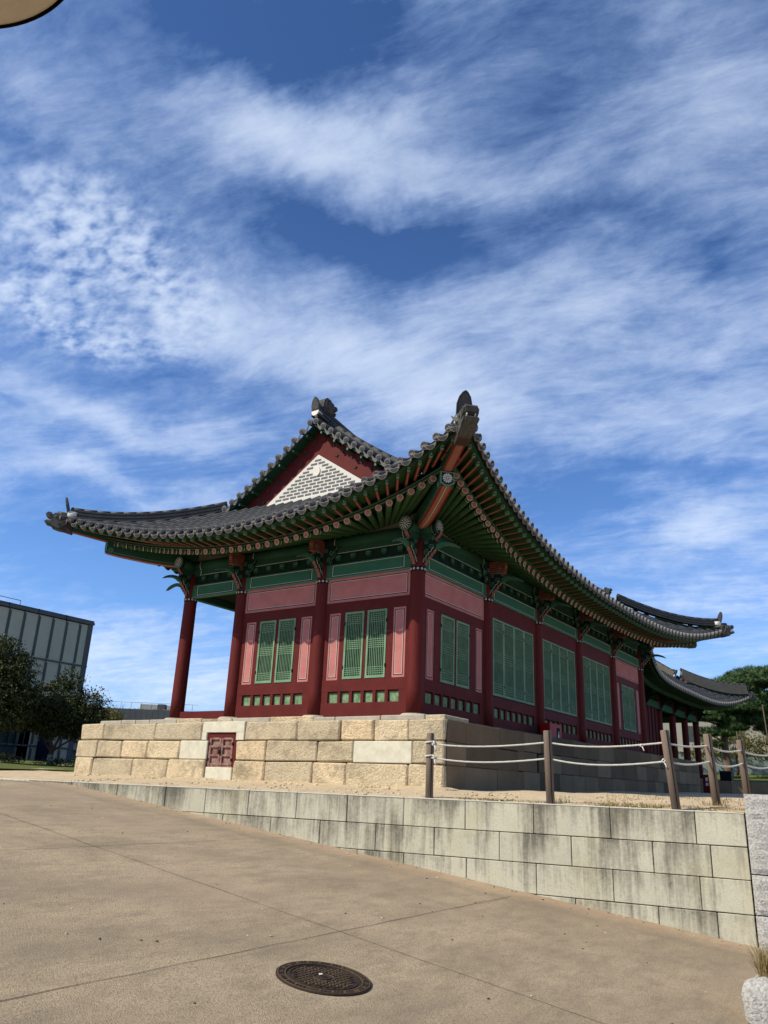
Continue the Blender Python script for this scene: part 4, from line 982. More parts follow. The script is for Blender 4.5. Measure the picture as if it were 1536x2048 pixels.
# left flank
for r in range(3):
    y=-.33
    while y<15.6:
        w_=random.uniform(.7,1.4); mb.rbox(-9.43,-9.05,y+.004,y+w_-.004,pz[r+1]+.003,pz[r]-.003,'stone',.035,random.random(),.008); y+=w_
mb.build('front_blocks',pf)
mb=MB(); E1=[-.675,.04,1.43,2.62,3.5,4.3]; E2=[-.675,.05,2.29,3.25,3.6,4.6]; E3=[-.675,.03,1.32,2.56,3.4,4.5]
for r,js in enumerate((E1,E2,E3)):
    js=list(js)
    while js[-1]<17.2: js.append(js[-1]+random.uniform(.75,1.25))
    for i,(a,b) in enumerate(zip(js[:-1],js[1:])):
        b=min(b,17.3); rise0=.010*max(0,a); 
        if r==1 and abs(a-3.25)<.01: mb.box(.95,1.13,a+.15,b,pz[2],pz[1],'stonegrey',.2); continue
        dk=random.random(); kk='stonegrey'  # side face in shade: painted darker than the golden front stone
        z0=pz[r+1]+rise0+.002; z1=pz[r]+rise0-.003
        mb.rbox(.78,1.15+random.uniform(-.006,.006),a+.004,b-.004,z0,z1,kk,.013,dk,.003)
mb.box(.75,1.10,-.6,17.25,-1.6,-.2,'seam'); mb.build('side_blocks',pf)
mb=MB(); mb.box(-9.3,1.0,-.7,17.2,-.4,-.157,'stonegrey')
x=-9.2
while x<.9:                                     # thin paving course between the column bases
    w_=random.uniform(.5,1.3); mb.rbox(x+.004,min(x+w_,.95)-.004,-.42,.5,-.16,-.045+random.uniform(-.012,.012),'basestone' if random.random()<.6 else 'stone',.015,random.random(),.006); x+=w_
y=.5
while y<16.6:
    w_=random.uniform(.8,1.3); mb.rbox(-.3,.55,y,y+w_-.01,-.16,-.045+.008*y,'stonegrey',.015,random.random(),.004); y+=w_
mb.build('paving_course',pf)
# hatch: two small panelled leaves with padlock
ht=MB(); y0=-.74
ht.box(-4.885,-4.80,y0-.02,y0+.05,-1.10,-.40,'redb'); ht.box(-4.085,-3.995,y0-.02,y0+.05,-1.10,-.40,'redb'); ht.box(-4.80,-4.085,y0-.02,y0+.05,-.50,-.40,'redb'); ht.box(-4.8,-4.085,y0+.05,y0+.12,-1.1,-.4,'seam'); ht.box(-4.80,-4.085,y0-.02,y0+.05,-1.10,-1.07,'door')
hf=ht.build('underfloor_hatch',pf)
for x0 in (-4.80,-4.437):
    d=MB(); x1=x0+.352
    d.box(x0,x1,y0+.01,y0+.03,-1.07,-.50,'door')
    for a,b in ((x0,x0+.055),(x1-.055,x1)): d.rbox(a,b,y0-.035,y0+.01,-1.068,-.502,'door',.006)
    for z in (-1.065,-.885,-.70,-.535): d.rbox(x0+.055,x1-.055,y0-.03,y0+.01,z,z+.045,'door',.008)
    for z in (-.95,-.62): d.box(x0-.01 if x0<-4.6 else x1-.03,x0+.03 if x0<-4.6 else x1+.01,y0-.045,y0-.034,z-.03,z+.03,'iron')
    d.build('hatch_leaf',hf)
d=MB(); d.rbox(-4.49,-4.42,y0-.08,y0-.045,-.84,-.74,'iron',.015); d.tube([(-4.475,y0-.06,-.75),(-4.475,y0-.06,-.70),(-4.455,y0-.06,-.685),(-4.435,y0-.06,-.70),(-4.435,y0-.06,-.75)],.007,'iron',6); d.build('padlock',hf)

# ---------------- the main hall ----------------
hall=empty('palace_hall',(0,0,-.03),'large red walled palace hall with green eaves and grey hip-and-gable roof on granite platform','palace hall')
Wd,Ln=6.85,14.68
XS=[-6.85,-5.01,-2.51,0]; YS=[0,3.05,5.98,8.88,11.8,14.68]
cols=[(x,0) for x in XS]+[(0,y) for y in YS[1:]]+[(-6.85,y) for y in YS[1:]]+[(-2.51,YS[-1]),(-5.01,YS[-1])]
cfg=dict(main=True,cols=cols,beams={'S':[0,1.84,4.34,6.85],'E':YS,'N':[0,2.5,5,6.85],'W':[Ln-y for y in YS[::-1]]},
  detail=lambda x,y:(y==0 or x==0),
  brackets=[(0,0,((0,-1),(1,0)),None,0),(-2.51,0,((0,-1),),'S',4.34),(-5.01,0,((0,-1),),'S',1.84),(-6.85,0,((0,-1),(-1,0)),None,0)]+[(0,y,((1,0),),'E',y) for y in YS[1:-1]]+[(0,Ln,((1,0),(0,1)),None,0)])
sides,surf=build_hall(hall,0,0,0,Wd,Ln,cfg)
def outline_rect(mb,a,b,z0,z1,o,inset=.05):
    """black and white double line round a painted board"""
    for ins,th,k,oo in ((inset,.016,'black',.0015),(inset+.018,.010,'white',.003)):
        A,B,C,D=a+ins,b-ins,z0+ins,z1-ins
        mb.box(A,B,o,o+oo,C,C+th,k); mb.box(A,B,o,o+oo,D-th,D,k); mb.box(A,A+th,o,o+oo,C+th,D-th,k); mb.box(B-th,B,o,o+oo,C+th,D-th,k)
def leaf(sd,a,b,z0,z1,o,n,hinge=None,groups=(5,5,4)):
    mb=MB(sd.tf); fr=.045
    mb.box(a,b,o,o+.045,z0,z0+fr+.012,'latt');mb.box(a,b,o,o+.045,z1-fr,z1,'latt');mb.box(a,a+fr,o+.001,o+.044,z0+fr+.012,z1-fr,'latt');mb.box(b-fr,b,o+.001,o+.044,z0+fr+.012,z1-fr,'latt')
    w=mb.build('window_leaf',hall)
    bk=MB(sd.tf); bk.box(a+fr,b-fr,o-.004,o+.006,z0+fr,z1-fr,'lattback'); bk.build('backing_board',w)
    lt=MB(sd.tf); A,B,C,D=a+fr,b-fr,z0+fr+.012,z1-fr; t=.011; st=(B-A)/n
    for i in range(1,n): lt.box(A+i*st-t/2,A+i*st+t/2,o+.012,o+.030,C,D,'latt')
    for g,zc_ in zip(groups,('top','mid','bot')):
        for j in range(g):
            z={'top':D-(j+1)*st*.93,'mid':(C+D)/2+(j-(g-1)/2)*st*.93,'bot':C+(j+1)*st*.93}[zc_]; lt.box(A,B,o+.014,o+.033,z-t/2,z+t/2,'latt')
    lt.build('lattice',w)
    if hinge is not None:
        hg=MB(sd.tf)
        for z in (z0+.25,z1-.25): x=a-.012 if hinge==0 else b-.012; hg.box(x,x+.024,o+.044,o+.054,z-.035,z+.035,'iron')
        hg.build('hinge',w)
def bay(k,s0,s1,typ,flip=False):
    sd=sides[k]; mb=MB(sd.tf); a,b=s0+.10,s1-.10; top=3.0
    mb.box(a,b,-.06,-.02,-.05,3.0,'redb')                                     # backing board
    z2=2.43 if typ=='small' else 2.60
    mb.rbox(a,b,-.02,.045,-.05,.265,'redb',.004)
    mb.rbox(a,b,-.02,.045,.50,.745,'redb',.004)
    nv=6 if k=='S' else 7; m0=s0+.34; m1=s1-.36; stp=(m1-m0)/nv
    mb.box(a,m0,-.02,.042,.265,.50,'redb'); mb.box(m1,b,-.02,.042,.265,.50,'redb')
    for i in range(nv+1):
        x=m0+i*stp
        if 0<i<nv: mb.box(x-.038,x+.038,-.02,.040,.265,.50,'redb')
    vt=MB(sd.tf); vt.box(m0,m1,-.02,-.008,.262,.475,'vent')
    if typ=='small':
        wa=s0+.72 if not flip else s0+.72
        c=(s0+s1)/2+(.0 if k=='S' else 0); w_=.50 if k=='S' else .58; g=.045
        L0,L1=c-g-w_,c-g; R0,R1=c+g,c+g+w_
        pa=(s0+.20+ (.06 if k=='S' else .13), s0+.20+(.06 if k=='S' else .13)+.31); pb=(s1-.24-.32,s1-.24)
        mb.rbox(a,b,-.02,.045,2.20,2.43,'redb',.004)
        for x0,x1 in ((a,pa[0]),(pa[1],L0),(R1,pb[0]),(pb[1],b)): mb.box(x0,x1,-.02,.040 if x0 in(a,pb[1]) else .043,.745,2.20,'redb')
        mb.box(L1,R0,-.02,.041,.745,2.2,'redb')
        leaf(sd,L0,L1,.755,2.19,.012,9,0); leaf(sd,R0,R1,.755,2.19,.012,9,1)
        for x0,x1 in (pa,pb):
            q=MB(sd.tf); q.box(x0,x1,-.02,.030,.748,2.198,'pink'); outline_rect(q,x0,x1,.748,2.198,.030,.045); q.build('side_panel',hall)
        q=MB(sd.tf); q.box(a,b,-.02,.032,2.432,2.985,'pink'); outline_rect(q,s0+.17,s1-.17,2.432,2.985,.032,.055); q.build('upper_panel',hall)
    else:
        mb.rbox(a,b,-.02,.045,2.60,3.0,'redb',.004); A=s0+.27; B=s1-.34; w_=(B-A)/4
        mb.box(a,A,-.02,.042,.745,2.6,'redb'); mb.box(B,b,-.02,.042,.745,2.6,'redb')
        for i in range(4): leaf(sd,A+i*w_+.004,A+(i+1)*w_-.004,.765,2.59,.012,8,1 if i in(0,2) else None,(4,5,4))
    wp=mb.build('wall_panel',hall); vt.build('vent_panels',wp)
bay('S',1.84,4.34,'small'); bay('S',4.34,6.85,'small')
bay('E',0,3.05,'small'); 
for i in (1,2,3): bay('E',YS[i],YS[i+1],'large')
bay('E',YS[4],YS[5],'small')
# veranda end: low rail, inner wall, floor and dark ceiling
mb=MB(); mb.box(-6.70,-5.16,-.05,.05,-.05,.17,'redb'); mb.build('veranda_rail',hall)
mb=MB(); mb.box(-5.06,-4.96,.15,Ln-.1,-.05,3.0,'redb'); mb.build('veranda_wall',hall)
mb=MB(); mb.box(-6.8,-5.1,.1,Ln-.1,-.05,.02,'seam'); mb.build('veranda_floor',hall)
mb=MB(); mb.box(-6.75,-.1,.1,Ln-.1,3.15,3.20,'dkgreen'); mb.build('ceiling_board',hall)
mb=MB(); mb.box(-5.0,-.1,Ln-.03,Ln+.03,-.05,3.0,'redb'); mb.build('rear_wall',hall)
# ---------------- smaller building behind ----------------
h2=empty('rear_palace_building',(-2.55,19.5,-.1),'smaller grey-roofed palace building with open red columns behind the main hall','palace building')
O2=(-2.55,18.9,-.22); W2=6.0; L2=13.8; Y2=[0,2.3,4.6,6.9,9.2,11.5,13.8]
cfg2=dict(cols=[(0,y) for y in Y2]+[(-6,y) for y in Y2]+[(-3,0),(-3,L2)],beams={'E':Y2,'S':[0,3,6],'N':[0,3,6],'W':Y2},detail=lambda x,y:False,ridge='plaster',rh=1.25,dragon=1.3,
  brackets=[(0,y,((1,0),),None,0) for y in Y2[:-1]]+[(0,L2,((1,0),(0,1)),None,0)])
s2,_=build_hall(h2,*O2,W2,L2,cfg2)
mb=MB(s2['E'].tf)
for i in range(3):
    a,b=Y2[i]+.1,Y2[i+1]-.1; mb.box(a,b,-.05,.0,0,3.0,'redb')
    for j in range(5): x=a+(b-a)*j/4; mb.box(x-.04,x+.04,0,.04,.0,3.0,'redb')
mb.build('door_wall',h2)
mb=MB(); mb.box(-8.55,-2.62,18.9+2.3,18.9+6.85,-.2,2.9,'redb'); mb.build('room_wall',h2)
p2=empty('rear_stone_platform',(-1.6,21,-1),'grey granite platform under the rear palace building','platform')
mb=MB()
for r in range(2):
    y=21.0
    while y<34.6:
        w_=random.uniform(.7,1.2); mb.rbox(-1.9,-1.5,y,y+w_-.01,-1.15+.46*r,-1.15+.46*(r+1)-.008,'stonegrey',.02,random.random(),.004); y+=w_
mb.box(-9.6,-1.7,20.9,34.6,-1.2,-.26,'stonegrey'); mb.build('platform_blocks',p2)

# ---------------- rope fence ----------------
POSTS=[]   # base, top
for s_,o,zt_,tl in ((3.90,.11,-.662,.0),(2.24,.11,-.619,.02),(.74,.11,-.604,.07)):
    b=wtf((s_,-o,-1.50)); t=wtf((s_+tl,-o,zt_)); POSTS.append((b,t))
POSTS+= [(Vector((6.06,-2.34,-1.46)),Vector((6.02,-2.36,-.565))),(Vector((6.06,-.38,-1.38)),Vector((6.03,-.39,-.50))),(Vector((6.15,1.75,-1.32)),Vector((6.13,1.75,-.44))),(Vector((6.2,4.0,-1.28)),Vector((6.2,4.0,-.4)))]
fe=empty('rope_fence',POSTS[0][0],'brown timber post fence with two white twisted ropes along the terrace edge','fence')
for b,t in POSTS:
    d=(t-b).normalized(); mb=MB(); mb.tube([b-d*.15,t-d*.012,t],[.053,.052,.047],'wood',18)
    p=mb.build('fence_post',fe)
    v=(CAM-b); v.z=0; v.normalize(); lt=Vector((v.y,-v.x,0)); q=(v*.92-lt*.40).normalized()
    mb=MB(); mb.bar(b+q*.0515-d*.1,t+q*.051+d*.001,.010,.006,'seam',up=q); mb.build('post_seam',p)
HU=[(.835,.62),(.835,.61),(.84,.60),(.835,.62),(.83,.62),(.83,.62),(.83,.62)]
def rope_path(j):
    pts=[]
    for i in range(len(POSTS)-1):
        A=lerp(*POSTS[i],HU[i][j]); B=lerp(*POSTS[i+1],HU[i+1][j]); L_=(B-A).length; n=int(L_/.012); sag=(.045,.055,.03,.045,.04,.04)[i]+.012*j
        for q in range(n):
            t=q/n; tt=t; 
            if i==1: tt_s=4*t*(1-t)*(.7+.5*(1-t))
            else: tt_s=4*t*(1-t)*(.8+.4*(1-t))
            pts.append(lerp(A,B,t)-Vector((0,0,sag*tt_s)))
    pts.append(B); return pts
for j in (0,1):
    P_=rope_path(j); st_=lerp(*POSTS[0],HU[0][j])-WD*-.0; mb=MB()
    for k_ in range(3):
        pts=[]; s_=0
        for i,p in enumerate(P_):
            if i: s_+=(p-P_[i-1]).length
            d=(P_[min(i+1,len(P_)-1)]-P_[max(0,i-1)]).normalized(); a=d.cross(Vector((0,0,1))).normalized(); u=a.cross(d); an=s_/.055*6.283+k_*2.094
            pts.append(p+a*.0062*math.cos(an)+u*.0062*math.sin(an))
        mb.tube(pts,.0066,'rope',5,tone=.5)
    rp=mb.build('rope',fe)
    def knot(c,sc=1.0,tail=True,name='rope_knot'):
        mb=MB(); 
        for q in range(3):
            R_=.024*sc; ax=Vector((random.uniform(-1,1),random.uniform(-1,1),random.uniform(-1,1))).normalized(); e1=ax.cross(Vector((0,0,1))).normalized(); e2=ax.cross(e1)
            mb.tube([c+e1*R_*math.cos(t*.6283)+e2*R_*math.sin(t*.6283) for t in range(11)],.009*sc,'rope',6)
        if tail: mb.tube([c,c+Vector((.03,-.02,-.05))*sc,c+Vector((.045,-.03,-.085))*sc],[.010*sc,.009*sc,.012*sc],'rope',6)
        mb.build(name,rp)
    b,t=POSTS[0]; c=lerp(b,t,HU[0][j]); v=(CAM-c); v.z=0; v.normalize(); r_=Vector((-v.y,v.x,0))
    mb=MB(); mb.tube([c+Vector((math.cos(q*.5236)*.063,math.sin(q*.5236)*.063,.004*q-.02)) for q in range(13)],.011,'rope',6); mb.build('rope_wrap',rp)
    knot(c+v*.05+r_*.05,1.15)
    if j==0: knot(lerp(lerp(*POSTS[1],.835),lerp(*POSTS[2],.84),.80)-Vector((0,0,.035)),.75)
    else: knot(lerp(*POSTS[2],.60)+(-WD*-.055)+Vector((0,-.03,0)),.9)

# ---------------- overhead disc, top left ----------------
k_=.7; dc=Vector((8.6-3.127*k_,-13.62+.593*k_,-1.447+3.647*k_)); dr_=.8146*k_
cn=empty('disc_lamp',(dc.x,dc.y,roadz(dc.x,dc.y)),'round beige disc with a thin dark rim overhead on a pole','lamp')
mb=MB(); n=96
ringv=lambda r_,z:[(dc.x+r_*math.cos(2*math.pi*i/n),dc.y+r_*math.sin(2*math.pi*i/n),dc.z+z) for i in range(n)]
mb.add(ringv(dr_-.012,0)+ringv(dr_-.012,.03),[tuple(range(n)),tuple(range(n,2*n))]+[(i,(i+1)%n,n+(i+1)%n,n+i) for i in range(n)],'canopy'); mb.build('disc_soffit',cn)
mb=MB(lambda p:dc+p); ringpoly(mb,dr_-.012,dr_,-.004,.045,'canopyrim',n); mb.build('disc_rim',cn)
mb=MB(); mb.tube([(dc.x,dc.y,roadz(dc.x,dc.y)),(dc.x,dc.y,dc.z)],.05,'mull',16); mb.build('pole',cn)

# ---------------- fire point cabinet on the platform edge ----------------
rb=empty('fire_extinguisher_box',(.6,5.5,-.05),'small bright red metal box with a dark window on the platform ledge','fire box')
mb=MB(); mb.rbox(.36,.62,5.25,5.98,-.06,.31,'redbox',.01); mb.build('cabinet',rb)
mb=MB(); mb.box(.62,.626,5.68,5.86,-.02,.22,'seam'); mb.prism([(0,0),(.10,0),(.05,.17)],(.629,5.72,-.01),(0,1,0),(0,0,1),.004,'lime'); mb.build('window',rb)

# ---------------- glass building ----------------
gb=empty('glass_building',(-35.2,17.2,-.9),'modern grey-green glass curtain wall building leaning into view at the left edge','building')
FX=-35.2
mb=MB(); mb.box(-60,FX-.15,-14,17.20,-1.5,7.72,'mull'); mb.build('core',gb)
ys=[17.20,16.28,15.33,14.38,13.43,12.48,11.53,10.58,9.63,8.68,7.7,6.7,5.7,4.7]; zs=[7.74,5.13,2.40,.19,-.9]
for r in range(4):
    for i in range(len(ys)-1):
        if r>=2 and ys[i]<14.3: continue
        m_=MB(); a,b=ys[i+1]+.03,ys[i]-.03
        if i==0: b=16.88
        m_.box(FX-.12,FX-.02,a,b,zs[r+1]+.05,zs[r]-.05,'glassp'); pn=m_.build('glass_panel',gb)
        # inner frame: darker margins seen through the frosted glass
        m_=MB(); m_.box(FX-.019,FX-.008,a+.02,a+.12,zs[r+1]+.10,zs[r]-.14,'mull'); m_.build('panel_frame',pn)
mb=MB()
for y in ys[:]: mb.box(FX-.05,FX+.03,y-.022,y+.022,-.9,7.72,'mull')
mb.box(FX-.05,FX+.02,16.88,17.2,-.9,7.72,'mull')
for z in zs[1:]: mb.box(FX-.05,FX+.05,4.7,17.24,z-.045,z+.045,'mull')
mb.build('mullions',gb)
mb=MB(); mb.box(-60,FX+.10,-14,17.28,7.74,7.88,'mull'); mb.box(-60,FX+.06,-14,17.24,7.88,8.0,'slate'); 
for y in (15.2,13.3,11.4,9.5): mb.box(FX+.05,FX+.105,y-.02,y+.02,7.74,8.0,'seam')
mb.build('parapet',gb)
mb=MB()
for y in (12.2,10.8,9.4,8): mb.tube([(FX-.2,y,8.0),(FX-.2,y,8.3)],.02,'mull',6)
mb.tube([(FX-.2,12.2,8.3),(FX-.2,6,8.3)],.02,'mull',6); mb.build('roof_railing',gb)
mb=MB()
for i in range(16):
    y=13.9-i*.46; mb.prism([(0,0),(.30,0),(.30,.05),(0,.05)],(FX+.02,y,.75),(1,.75,0),(-.6,.8,0),1.9 if False else .05,'glassd') if False else mb.bar((FX+.0,y,.1),(FX+.0,y,2.4),.40,.05,'glassd',up=(.55,.83,0))
mb.box(FX-.1,FX-.02,6,14.25,-.9,2.35,'glassd'); mb.build('glass_fins',gb)
mb=MB(); mb.tube([(FX+.5,14.9,-1),(FX+.5,14.9,2.4)],.36,'navy',24); mb.build('navy_column',gb)
# ---------------- low panelled building with rooftop plants ----------------
sb=empty('slate_clad_building',(-40,25,0),'low blue-grey panel clad building with rooftop railing beyond the platform end','building')
a=Vector((-43.6,23.08,0)); b=Vector((-36.5,28.05,0)); d=(b-a).normalized(); nb_=Vector((-d.y,d.x,0))
stf=lambda p:a+d*p[0]+nb_*p[1]+Vector((0,0,p[2]))
L_=(b-a).length; mb=MB(stf)
n=int(L_/.42)
for i in range(n):
    for z0,z1 in ((1.3,2.35),(2.35,3.5)): mb.box(i*.42+.008,(i+1)*.42-.008,0,.3,z0+.01,z1-.01,'slate',random.random())
mb.box(0,L_,.02,3,1.0,3.45,'mull'); mb.box(0,L_,.0,.3,.95,1.25,'slate'); mb.build('panel_wall',sb)
mb=MB(stf); mb.box(-3,L_,.5,3,-.2,1.0,'paleg'); mb.box(-3,1.2,.1,.5,.45,1.15,'lime'); mb.build('lower_wall',sb)
mb=MB(stf)
for i in range(12): mb.tube([(i*.75,.15,3.45),(i*.75,.15,3.98)],.014,'mull',5)
mb.tube([(0,.15,3.97),(L_,.15,3.97)],.012,'mull',5); mb.build('roof_railing',sb)
mb=MB(stf); blades(mb,(1.2,.4,3.4),1,.1,.1,'dry')
for i in range(46):
    x=random.uniform(.1,6.8); h=random.uniform(.15,.6)*(1.0 if x<3.2 else .5); mb.tube([(x,.4,3.4),(x+random.uniform(-.1,.1),.4,3.4+h*.6),(x+random.uniform(-.25,.25),.4,3.4+h)],.010,'burlap',4)
for i in range(40): x=random.uniform(0,6.8); blades(mb,(x,.4,3.42),12,.15,.28,'dry',.012,.8)
tag(mb.build('rooftop_plants',sb),kind='stuff')
ac=empty('rooftop_unit',stf((5.4,.6,3.45)),'pale metal box unit standing on the slate clad building roof','roof unit')
mb=MB(stf); mb.rbox(4.3,5.6,.5,1.4,3.44,3.92,'boxw',.02); mb.rbox(5.62,6.15,.45,1.3,3.44,3.95,'slate',.02); mb.rbox(6.3,6.9,.5,1.4,3.44,3.88,'boxw',.02); mb.build('casing',ac)

# ---------------- trees ----------------
def trunk(mb,pts,r0_,r1_,k,n=9): mb.tube(pts,r0_,k,n,r1=r1_)
def broadleaf(name,base,label,cat,blobs,n_leaf,k,branches,leaf_=.075,group=None,twoface=False,bark='bark',wrap=None,clump=.28):
    t_=empty(name,base,label,cat,group); B=Vector(base); mb=MB()
    for pts,ra,rb_ in branches: trunk(mb,[B+Vector(p) for p in pts],ra,rb_,bark)
    mb.build('trunk',t_)
    if wrap:
        mb=MB(); mb.tube([B+Vector((0,0,-.05)),B+Vector((0,0,wrap))],[branches[0][1]*1.12,branches[0][1]*1.02],'burlap',10); mb.build('trunk_wrap',t_)
    mb=MB(); tot_=sum(b[3]*b[4]*b[5] for b in blobs)
    for (x,y,z,rx,ry,rz_) in blobs:
        c=B+Vector((x,y,z)); nc=max(6,int(n_leaf*(rx*ry*rz_)/tot_/14))
        for _ in range(nc):
            v=Vector((random.gauss(0,1),random.gauss(0,1),random.gauss(0,1))).normalized()*(random.uniform(.35,1.08)**.8)
            cc=c+Vector((v.x*rx,v.y*ry,v.z*rz_)); R_=clump*random.uniform(.4,1); tn=min(1,max(0,random.gauss(.35,.28)))
            for _ in range(random.randint(9,20)):
                p=cc+Vector((random.gauss(0,.45)*R_,random.gauss(0,.45)*R_,random.gauss(0,.30)*R_)); n_=Vector((random.gauss(0,.6),random.gauss(0,.6),random.gauss(.5,.6))).normalized()
                u=n_.cross(Vector((random.random(),random.random(),.3))).normalized(); w_=n_.cross(u); L_=leaf_*random.uniform(.6,1.3)
                mb.add([p,p+u*L_*.5+w_*L_*.35,p+u*L_,p+u*L_*.5-w_*L_*.35],[(0,1,2,3)],k,tone=min(1,max(0,tn+random.uniform(-.2,.2))))
    mb.build('crown',t_); return t_
broadleaf('maple_tree',(-20.77,6.1,terr(-20.77,6.1)),'dark leafed maple tree with forked trunk standing in front of the glass building','tree',
 [(.0,.0,2.0,1.4,1.35,.7),(.0,.0,2.0,1.65,1.55,.8),(.5,.3,1.75,1.3,1.2,.55),(.3,.1,2.75,.75,.7,.85),(.15,.1,3.35,.42,.4,.5),(1.05,.7,2.45,.7,.7,.65),(1.25,.8,1.75,.75,.7,.55),(-1.1,-.7,2.0,.9,.9,.7),(.5,.3,1.5,1.2,1.0,.45),(-.5,-.3,2.7,.7,.7,.6),(.9,.5,1.3,.7,.7,.35),(-.3,-.2,1.45,1.0,1.0,.4)],40000,'leafd',
 [([(0,0,-.1),(0,0,.35),(.03,.02,.65)],.105,.085),([(.02,.01,.6),(-.12,-.06,1.1),(-.2,-.1,1.7),(-.1,0,2.4)],.07,.03),([(.03,.02,.6),(.18,.1,1.0),(.3,.2,1.5),(.3,.2,2.6)],.06,.025),([(.03,.02,.55),(.35,.25,.85),(.75,.5,1.15),(1.1,.75,1.6)],.045,.02),([(.02,.02,.5),(-.2,-.15,.8),(-.35,-.25,1.3),(-.6,-.4,1.9)],.04,.015)],.085,wrap=.42)
broadleaf('maple_tree',(-21.1,3.3,terr(-21,3.3)),'larger dark green maple tree cut by the left frame edge','tree',
 [(-.2,0,2.4,1.7,1.5,1.3),(.35,.25,3.6,.9,.9,.8),(.0,.0,4.1,.8,.8,.7),(.9,.6,3.2,.7,.7,.75),(1.1,.8,2.3,.7,.7,.7),(-1,-.6,3.3,1.2,1.2,1.1),(.6,.4,1.7,1.1,1,.5),(-.9,-.6,1.5,1.2,1,.5)],48000,'leafd',
 [([(-.6,-.4,-.1),(-.6,-.4,.8),(-.5,-.35,1.6),(-.2,-.1,3.2)],.14,.05),([(-.55,-.35,.9),(.2,.2,1.7),(.7,.5,2.5)],.07,.03)],.09)
broadleaf('young_tree',(-29.0,15.0,terr(-29,15)),'small yellow-green young tree behind the platform end','tree',[(0,0,2.55,.55,.55,.45),(.35,.25,2.15,.45,.4,.4),(-.5,-.3,2.2,.6,.5,.5),(.1,.1,1.6,.7,.6,.5)],4200,'leafy',[([(0,0,-.1),(0,0,1.2),(.05,0,2.3)],.05,.02)],.10)
broadleaf('low_shrub',(-22.4,5.0,terr(-22.4,5)),'low dark shrubs at the foot of the left trees','shrub',[(0,0,.15,1.1,.7,.22),(1.6,1.3,.12,.9,.6,.18),(-1.2,-.9,.15,1,.7,.22),(2.6,2.0,.1,.5,.4,.14)],3800,'leafd',[([(0,0,-.1),(0,0,.2)],.02,.01)],.07)
rk=empty('garden_rock',(-24.2,7.2,terr(-24,7)),'grey garden rock half hidden behind the left trees','rock')
mb=MB(); vs=[];nu,nv=16,9
for j in range(nv+1):
    for i in range(nu):
        a=6.283*i/nu;b=-1.57+3.14*j/nv; w_=1+random.uniform(-.09,.09); vs.append(Vector((-24.5,4.9,-.95))+Vector((math.cos(b)*math.cos(a)*.7*w_,math.cos(b)*math.sin(a)*.7*w_,math.sin(b)*.42*w_)))
mb.add(vs,[(j*nu+i,j*nu+(i+1)%nu,(j+1)*nu+(i+1)%nu,(j+1)*nu+i) for j in range(nv) for i in range(nu)],'stonegrey',smooth=True); mb.build('rock',rk)
def pine(name,base,label,h_blobs,n_t,branches,sz=.16,group=None):
    t_=empty(name,base,label,'pine tree',group); B=Vector(base); mb=MB()
    for pts,ra,rb_ in branches: trunk(mb,[B+Vector(p) for p in pts],ra,rb_,'pinebark')
    mb.build('trunk',t_); mb=MB(); tot_=sum(b[3]*b[4]*b[5]**.5 for b in h_blobs)
    for (x,y,z,rx,ry,rz_) in h_blobs:
        for _ in range(int(n_t*rx*ry*rz_**.5/tot_)):
            v=Vector((random.gauss(0,1),random.gauss(0,1),random.gauss(0,1))).normalized()*random.uniform(.5,1.05)
            if v.z<-.3: v.z*=.5
            c=B+Vector((x+v.x*rx,y+v.y*ry,z+v.z*rz_)); ax=Vector((v.x*.5+random.gauss(0,.3),v.y*.5+random.gauss(0,.3),.8+random.gauss(0,.25))).normalized(); tn=min(1,max(0,random.gauss(.4,.25)))
            e1=ax.cross(Vector((1,.3,0))).normalized(); e2=ax.cross(e1)
            for q in range(16):
                a=random.uniform(0,6.283); d_=(ax*random.uniform(.25,1.0)+(e1*math.cos(a)+e2*math.sin(a))*.75).normalized(); L_=sz*random.uniform(.7,1.2); s_=d_.cross(ax+Vector((.01,.02,0))).normalized()*.012; o=c+ax*random.uniform(-.06,.08)
                mb.add([o-s_,o+s_,o+d_*L_],[(0,1,2)],'needle',tone=min(1,max(0,tn+random.uniform(-.25,.25))))
    mb.build('crown',t_); return t_
zt0=-.62
K=1.39
PB=[(1.3,.9,4.25,1.4,1.2,.6),(.3,.2,3.9,1.1,1,.5),(2.4,1.8,4.4,1.3,1.1,.7),(3.6,2.6,4.3,1.2,1.1,.7),(2.9,2.0,3.6,1.3,1.1,.6),(1.2,.8,3.4,1.2,1,.5),(.0,-.1,3.3,.8,.7,.3),(.9,.5,2.9,.9,.8,.3),(-.7,-.5,2.55,.7,.6,.25),(.2,.0,2.5,.7,.6,.22),(2.0,1.3,2.75,1.0,.8,.35),(-.6,-.4,1.9,.65,.5,.22),(.1,-.2,1.9,.45,.45,.2),(3.2,2.2,2.7,.9,.8,.4),(-.3,-.3,1.45,.4,.4,.13),(1.5,1.0,2.2,.5,.4,.2),(.6,.3,3.0,1.3,1.1,.5),(.3,.1,2.2,.8,.6,.3),(-.3,-.2,2.75,.7,.6,.3),(2.2,1.5,3.2,1.5,1.2,.6),(3.6,2.4,2.3,1.0,.9,.4),(2.6,1.8,2.1,.9,.8,.3),(1.1,.6,2.5,.9,.8,.3),(3.4,2.3,3.3,1.2,1,.5)]
sc_=lambda l:[tuple(v*K for v in b) for b in l]
